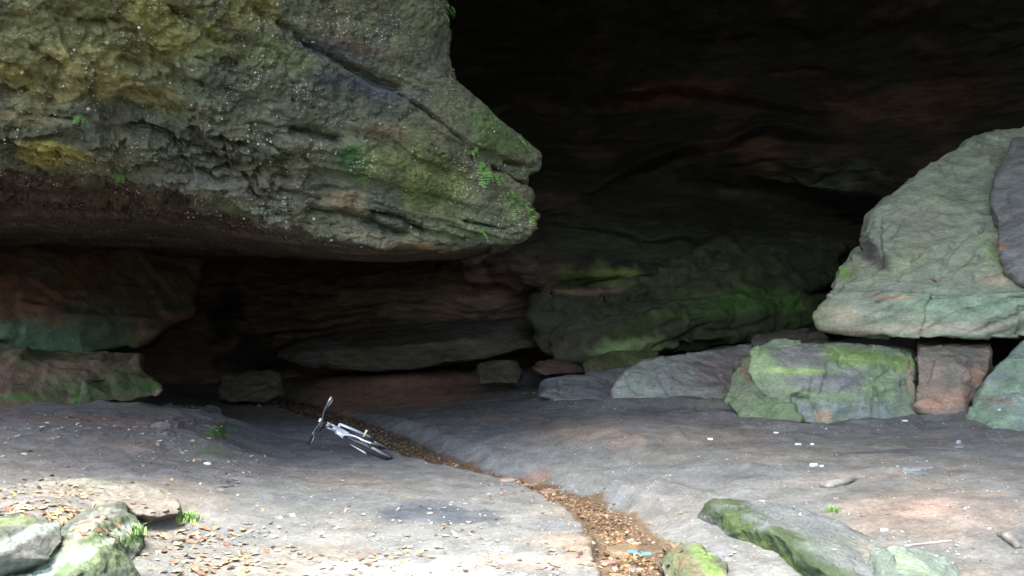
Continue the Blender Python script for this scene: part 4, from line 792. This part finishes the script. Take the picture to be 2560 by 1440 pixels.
# ---- leaf litter (countless) and gravel (countless)
def leaf_geo(rg, L):
    n = 6; vs = [];
    prof = [0, .55, .9, 1, .75, .38, 0]; cu = rg.uniform(-.5, .9); tw = rg.uniform(-.4, .4)
    for i, q in enumerate(prof):
        t = i / n; x = (t - .5) * L; hw = q * L * .3; z0 = cu * L * .5 * (t - .5)**2 * 2 + .003
        cup = rg.uniform(.0, .25) * hw
        vs += [(x, -hw, z0 + cup + tw * hw), (x, 0, z0), (x, hw, z0 + cup - tw * hw)]
    fs = []
    for i in range(n):
        a = i * 3; fs += [(a, a + 1, a + 4, a + 3), (a + 1, a + 2, a + 5, a + 4)]
    return np.array(vs), fs
def scatter_leaves():
    rg = np.random.default_rng(11); V, Fc, Cc = [], [], []; off = 0
    areas = [(700, 900, 1010, 1080, 90, 's', .04), (900, 1100, 1075, 1160, 160, 's', .04), (1080, 1300, 1150, 1205, 110, 's', .04), (1300, 1480, 1205, 1290, 170, 's', .045), (1480, 1640, 1290, 1440, 170, 's', .045), (0, 210, 1225, 1300, 170, 'o', .05), (200, 380, 1225, 1310, 14, 'o', .045), (120, 250, 1280, 1330, 40, 'o', .06), (350, 620, 1325, 1440, 150, 'o', .065), (600, 1000, 1380, 1440, 80, 'o', .05), (980, 1420, 1340, 1440, 60, 'p', .05), (0, 560, 1040, 1130, 150, 'p', .055), (0, 620, 1120, 1220, 60, 'p', .055), (560, 1300, 1180, 1340, 70, 'p', .045), (480, 680, 1100, 1200, 45, 'p', .045),
             (620, 1250, 1300, 1400, 60, 'p', .045), (1250, 1420, 1190, 1260, 40, 'o', .04), (1380, 1650, 1360, 1440, 45, 'o', .05), (1500, 2500, 1100, 1420, 60, 'p', .03), (1750, 2400, 1260, 1430, 25, 'p', .03), (200, 320, 1380, 1440, 30, 'o', .055), (0, 120, 1330, 1400, 12, 'o', .05), (-300, 0, 1150, 1440, 140, 'o', .065)]
    for (x0, x1, y0, y1, n, kind, sz) in areas:
        cl = [(rg.uniform(x0, x1), rg.uniform(y0, y1)) for _ in range(max(2, n // 14))]
        for k in range(n):
            if kind == 's':
                i_ = rg.integers(2, len(_S) - 2); t_ = rg.random(); q_ = _S[i_] * (1 - t_) + _S[i_ + 1] * t_; w__ = SW[i_] * .75; q_ = q_ + np.array([rg.normal() * w__ * .6, rg.normal() * .1, 0]); px = py = None
            elif rg.random() < .55: c = cl[rg.integers(len(cl))]; px = c[0] + rg.normal() * 40; py = c[1] + rg.normal() * 12
            else: px = rg.uniform(x0, x1); py = rg.uniform(y0, y1)
            g0 = q_ if kind == 's' else on_ground(px, max(py, 1030), 6); p, nr = drop(g0[0], g0[1])
            L = sz * rg.uniform(.5, 1.4); lv, lf = leaf_geo(rg, L); a_ = rg.uniform(0, 6.28)
            z = nr + rg.normal(size=3) * .22; z /= np.linalg.norm(z); x = np.array([math.cos(a_), math.sin(a_), 0]); x = x - z * (x @ z); x /= np.linalg.norm(x); y = np.cross(z, x)
            V.append(lv[:, :1] * x + lv[:, 1:2] * y + lv[:, 2:] * z + p + nr * .006); Fc += [tuple(i + off for i in f) for f in lf]; off += len(lv)
            if kind == 's': c = [(.14, .08, .04), (.2, .115, .06), (.1, .06, .035), (.26, .17, .09)][rg.integers(4)]
            elif kind == 'o': c = [(.32, .18, .1), (.38, .25, .15), (.25, .14, .085), (.42, .33, .24), (.4, .3, .13), (.16, .1, .07)][rg.integers(6)]
            else: c = [(.26, .23, .19), (.33, .29, .25), (.2, .165, .13), (.3, .25, .15), (.26, .18, .12), (.4, .38, .35)][rg.integers(6)]
            Cc.append(np.repeat(np.array(c)[None] * rg.uniform(.75, 1.15), len(lv), 0))
    m = rock_mat('dry_leaf', .3, 50, .003, rough=.75)
    o = mesh_obj('leaf_litter', np.concatenate(V), Fc, m, col=np.concatenate(Cc), smooth=False, loc=np.zeros(3)); tag(o, 'fallen brown and pale leaves strewn over the sand and rocks', 'leaf litter', kind='stuff')
scatter_leaves()
ico = bmesh.new(); bmesh.ops.create_icosphere(ico, subdivisions=1, radius=1); IV = np.array([q.co[:] for q in ico.verts]); IF = np.array([[q.index for q in f.verts] for f in ico.faces]); ico.free()
def stones(name, P3, rad, cols, m, label, cat, flatness=.55):
    V = []; Fc = []; Cc = []; rg = np.random.default_rng(3)
    for j, (p, r) in enumerate(zip(P3, rad)):
        v_ = IV * rg.uniform(.75, 1.3, (len(IV), 1)) * np.array([rg.uniform(.8, 1.4), rg.uniform(.8, 1.3), flatness * rg.uniform(.7, 1.3)]) * r
        a_ = rg.uniform(0, 6.28); rt = np.array([[math.cos(a_), -math.sin(a_), 0], [math.sin(a_), math.cos(a_), 0], [0, 0, 1]])
        V.append(v_ @ rt.T + p + [0, 0, r * .15]); Fc.append(IF + j * len(IV)); Cc.append(np.repeat(np.array(cols[j])[None], len(IV), 0))
    o = mesh_obj(name, np.concatenate(V), np.concatenate(Fc), m, col=np.concatenate(Cc), smooth=False, loc=np.zeros(3)); tag(o, label, cat, kind='stuff'); return o
def stream_gravel():
    rg = np.random.default_rng(21); Pp, Rr, Cl = [], [], []
    seg = np.linalg.norm(np.diff(_S[:, :2], axis=0), axis=1)
    for k in range(1, len(_S) - 2):
        a, b = _S[k, :2], _S[k + 1, :2]; t_ = (b - a) / seg[k]; nrm = np.array([-t_[1], t_[0]])
        n = int(seg[k] * (300 if _S[k, 1] < 9 else 150))
        for i in range(n):
            t = rg.random(); wd = SW[k] * (1 - t) + SW[k + 1] * t; s_ = rg.normal() * .5
            q = a + (b - a) * t + nrm * wd * np.clip(s_, -1.25, 1.5); Pp.append((q[0], q[1])); r = .007 + .014 * rg.random()**2 + (.02 * rg.random() if rg.random() < .08 else 0)
            Rr.append(r); Cl.append(np.array([(.12, .078, .043), (.17, .11, .06), (.08, .052, .03), (.2, .145, .09), (.17, .09, .055), (.3, .26, .2)][rg.choice(6, p=[.27, .25, .2, .14, .09, .05])]) * rg.uniform(.7, 1.2))
    xy = np.array(Pp); z = ground_z(xy[:, 0], xy[:, 1]); stones('stream_gravel', np.column_stack([xy, z]), Rr, Cl, M['gravel'], 'wet brown gravel lying in the shallow stream bed', 'gravel')
M['gravel'] = rock_mat('gravel_stone', .35, 60, .006, rough=.45)
stream_gravel()
def loose():
    rg = np.random.default_rng(31); Pp, Rr, Cl = [], [], []
    for k in range(4200):
        px = rg.uniform(-200, 2700); py = 1020 + 460 * rg.random()**.8
        q = G(px, py, .15); Pp.append(q[:2]); Rr.append(.003 + .006 * rg.random()**2 + (.012 * rg.random() if rg.random() < .03 else 0)); Cl.append(np.array([(.3, .29, .27), (.16, .15, .15), (.08, .08, .085), (.4, .3, .24), (.5, .48, .45)][rg.integers(5)]))
    xy = np.array(Pp); z = ground_z(xy[:, 0], xy[:, 1]); stones('loose_grit', np.column_stack([xy, z]), Rr, Cl, M['sand'], 'small loose stones scattered over the dark sand', 'grit')
loose()
# ---- water in the channel
def water():
    vs = []; n = 0; pts = _S[1:]; wds = SW[1:]
    for k in range(len(pts) - 1):
        for t in np.linspace(0, 1, 12, endpoint=False):
            c = pts[k, :2] * (1 - t) + pts[k + 1, :2] * t; d = pts[k + 1, :2] - pts[k, :2]; d /= np.linalg.norm(d); nr = np.array([-d[1], d[0]]); wd = (wds[k] * (1 - t) + wds[k + 1] * t) * 1.0
            for s in np.linspace(-1, 1, 9): q = c + nr * wd * s; vs.append((q[0], q[1], -.088))
    nr_ = len(vs) // 9; m, t, b = nodes('shallow_water'); b.inputs['Base Color'].default_value = (.75, .6, .4, 1); b.inputs['Roughness'].default_value = .06; b.inputs['IOR'].default_value = 1.33; b.inputs['Transmission Weight'].default_value = 1; b.inputs['Specular IOR Level'].default_value = .5
    geo = N(t, 'ShaderNodeNewGeometry'); bp = N(t, 'ShaderNodeBump'); bp.inputs['Distance'].default_value = .004; t.links.new(noise(t, geo.outputs['Position'], 22, 3), bp.inputs['Height']); t.links.new(bp.outputs[0], b.inputs['Normal'])
    o = mesh_obj('water', vs, grid_faces(nr_, 9), m, loc=np.zeros(3)); tag(o, kind='structure')
water()
# ---- larger stones in the stream
ST_ = [(1370, 1222, .10, (.22, .15, .12), 'flat stone on the far bank where the stream narrows'), (1320, 1205, .08, (.26, .2, .18), 'smooth stone heading the row on the far bank of the stream'), (1405, 1235, .07, (.2, .13, .09), 'brown stone last in the row on the far bank'), (1270, 1216, .09, (.22, .165, .12), 'long tan stone on the near edge of the stream'),
       (1560, 1368, .16, (.13, .1, .065), 'broad tan stone lying in the pool'), (1630, 1372, .14, (.1, .075, .05), 'wet brown flat stone between the pool and the mossy bank rock'), (1585, 1410, .06, (.13, .13, .14), 'dark stone below the pool'), (1520, 1395, .07, (.2, .13, .12), 'small reddish stone at the left lip of the pool'), (1545, 1425, .06, (.3, .16, .1), 'orange stone at the very bottom of the stream')]
for i, (px, py, r, c, lb) in enumerate(ST_):
    g0 = G(px, py, -.04); p = np.array([g0[0], g0[1], gz(g0[0], g0[1])]); rg = np.random.default_rng(i)
    h = [p + np.array([r * math.cos(a) * rg.uniform(.8, 1.15), r * .7 * math.sin(a) * rg.uniform(.8, 1.15), z]) for a in np.linspace(0, 5.6, 8) for z in (-.03, r * .22 * rg.uniform(.7, 1.2))]
    hull_rock('flat_stone', [h], M['gravel'], c, vox=.008, amp=.008, freq=8, fine=.004, seed=200 + i, label=lb, cat='stone', group='larger stones in the stream')
# ---- flat slates and chips on the dark sand to the right
CH = [(2278, 1178, .10, .03, (.2, .22, .22), 'long grey stone flake right of the driftwood'), (2318, 1173, .07, .02, (.19, .21, .21), 'short grey stone flake behind the long one'), (2300, 1184, .09, .015, (.16, .17, .18), 'thin dark flake in front of the long one'), (2396, 1108, .03, .03, (.3, .33, .34), 'small pale pebble standing on the sand before the right hand boulder'), (2398, 1119, .05, .015, (.2, .22, .23), 'flat grey chip just below the pale pebble'),
      (2262, 1053, .04, .015, (.75, .75, .7), 'white chip at the right foot of the green block'), (1940, 1083, .035, .015, (.75, .75, .7), 'white chip below the left end of the green block'), (1775, 1099, .035, .02, (.8, .82, .7), 'bright yellowish chip alone on the far bank'), (2035, 1163, .04, .02, (.8, .78, .7), 'white lump behind the driftwood'), (2054, 1166, .022, .015, (.8, .78, .7), 'tiny white chip beside the white lump'),
      (1995, 1112, .035, .015, (.7, .7, .66), 'white flake in the middle of the bright group'), (2030, 1112, .025, .015, (.7, .7, .66), 'white flake at the right of the bright group'), (518, 1160, .04, .015, (.8, .8, .74), 'white chip standing out on the left sand'), (1904, 1270, .03, .012, (.75, .76, .74), 'white chip on top of the long mossy rock'), (2500, 1072, .025, .012, (.7, .7, .68), 'white chip in front of the right hand boulder'), (2212, 1326, .03, .012, (.6, .6, .58), 'pale chip right of the long mossy rock')]
for i, (px, py, r, hgt, c, lb) in enumerate(CH):
    g0 = on_ground(px, py); p, _ = drop(g0[0], g0[1]); rg = np.random.default_rng(50 + i)
    h = [p + np.array([r * math.cos(a) * rg.uniform(.7, 1.2), r * .6 * math.sin(a) * rg.uniform(.7, 1.2), z]) for a in np.linspace(0, 5.4, 6) for z in (-.01, hgt * rg.uniform(.6, 1.2))]
    hull_rock('stone_chip', [h], M['boulder'], c, vox=max(.004, r / 10), amp=.004, freq=12, fine=.002, seed=300 + i, label=lb, cat='stone chip', group='loose stone chips on the sand')
# ---- driftwood and sticks
M['wood'] = rock_mat('weathered_wood', .35, 40, .006, (1, 6, 6), rough=.8)
def wood(px_list, rads, c, label, name='driftwood', lift=.6, blob=()):
    pts = []
    for (a, b_), r in zip(px_list, rads):
        g0 = on_ground(a, b_); pts.append(g0 + np.array([0, 0, r * lift]))
    pts = np.array(pts); cc = resample(pts[:, None, :], [8] * (len(pts) - 1), 0)[:, 0]; rr = np.interp(np.linspace(0, 1, len(cc)), np.linspace(0, 1, len(rads)), rads)
    vs, fs = tube_mesh(cc, rr, 14); vs = np.array(vs); cen = np.repeat(cc, 14, 0); dd = vs - cen; vs = cen + dd * (1 + fbm(vs, 18, 3, 2.)[:, None] * .35)
    col = np.array(c)[None] * np.ones((len(vs), 1)); col = mix(col, np.array(c) * 1.9, sm(fbm(vs, 9, 3, 5.), .1, .4))
    o = mesh_obj(name, vs, fs, M['wood'], col=col); tag(o, label, 'driftwood' if name == 'driftwood' else 'stick'); return o
wood([(2052, 1216), (2080, 1217), (2112, 1209), (2140, 1198), (2166, 1196)], [.032, .038, .036, .026, .01], (.17, .165, .15), 'bent piece of pale grey driftwood lying on the sand right of centre')
wood([(2500, 1338), (2520, 1350), (2545, 1372)], [.02, .035, .022], (.14, .135, .12), 'stubby grey stick near the right edge of the photo', 'stick')
wood([(2262, 1366), (2320, 1360), (2380, 1352)], [.006, .008, .004], (.25, .22, .2), 'thin twig lying right of the long mossy rock', 'stick')
# ---- strip of blue plastic in the pool
g1 = G(1568, 1384, .0); g2 = G(1600, 1390, .0); g3 = G(1628, 1392, .0)
vs = []; 
for k, g0 in enumerate((g1, (g1 + g2) / 2, g2, (g2 + g3) / 2, g3)):
    for s, z in ((-.5, 0), (0, .012), (.5, 0)): vs.append(g0 + np.array([0, s * .035, .015 + z + .008 * math.sin(k * 2.2)]))
vs2 = [q - [0, 0, .002] for q in vs]; fs = [(i * 3 + j, i * 3 + j + 1, i * 3 + j + 4, i * 3 + j + 3) for i in range(4) for j in range(2)]; fs += [tuple(q + 15 for q in f[::-1]) for f in fs]
o = mesh_obj('plastic_strip', vs, [f for f in fs if max(f) < 15] , plain('blue_plastic', (.06, .16, .26), .3), smooth=True); tag(o, 'crumpled strip of blue plastic caught below the tan stone in the pool', 'plastic strip')

# ---- chalky scratch marks, rubble at the rock feet, twigs
def scratches():
    rg = np.random.default_rng(77); P3, R_, C_ = [], [], []
    for (x0, y0, x1, y1, n, w_) in [(1490, 1205, 1525, 1185, 26, 5), (1535, 1170, 1600, 1140, 40, 3), (1560, 1148, 1600, 1136, 16, 6), (1605, 1193, 1675, 1168, 40, 2), (1960, 1105, 2040, 1112, 26, 5), (1990, 1170, 2060, 1160, 14, 5), (1980, 1115, 2010, 1118, 14, 3)]:
        for k in range(n):
            t = rg.random(); q = G(x0 + (x1 - x0) * t + rg.normal() * w_ * .6, y0 + (y1 - y0) * t + rg.normal() * w_ * .5, .22); P3.append(q[:2]); R_.append(.003 + .005 * rg.random()**2); C_.append((.42, .43, .42))
    xy = np.array(P3); stones('chalk_crumbs', np.column_stack([xy, ground_z(xy[:, 0], xy[:, 1]) - .001]), R_, C_, M['sand'], 'streaks of pale crumbs on the dark sand of the far bank', 'chalk crumbs', .3)
scratches()
def rubble():
    rg = np.random.default_rng(78); P3, R_, C_ = [], [], []
    for pl, n, rr in (([(1800, 1050), (1990, 1072), (2280, 1062), (2420, 1062), (2560, 1105)], 70, .016), ([(1200, 968), (1340, 985), (1400, 1012), (1530, 1020), (1800, 1036)], 70, .02), ([(-100, 1018), (330, 1020), (420, 1010)], 60, .016), ([(560, 1010), (700, 1008), (760, 1000)], 50, .025), ([(1300, 1200), (1460, 1245), (1560, 1300), (1640, 1370)], 80, .014), ([(1240, 1222), (1400, 1290), (1470, 1350), (1490, 1420)], 40, .01)):
        pl = np.array(pl, float)
        for k in range(n):
            i = rg.integers(len(pl) - 1); t = rg.random(); q = pl[i] * (1 - t) + pl[i + 1] * t + rg.normal(size=2) * [14, 4]; p = on_ground(q[0], q[1], 6); P3.append(p); R_.append(rr * (.35 + 1.1 * rg.random()**2)); C_.append(np.array([(.2, .17, .14), (.15, .15, .15), (.24, .17, .13), (.3, .28, .25)][rg.integers(4)]))
    stones('rubble', np.array(P3), R_, C_, M['boulder'], 'small broken stones banked against the feet of the rocks and stream edges', 'rubble', .7)
rubble()
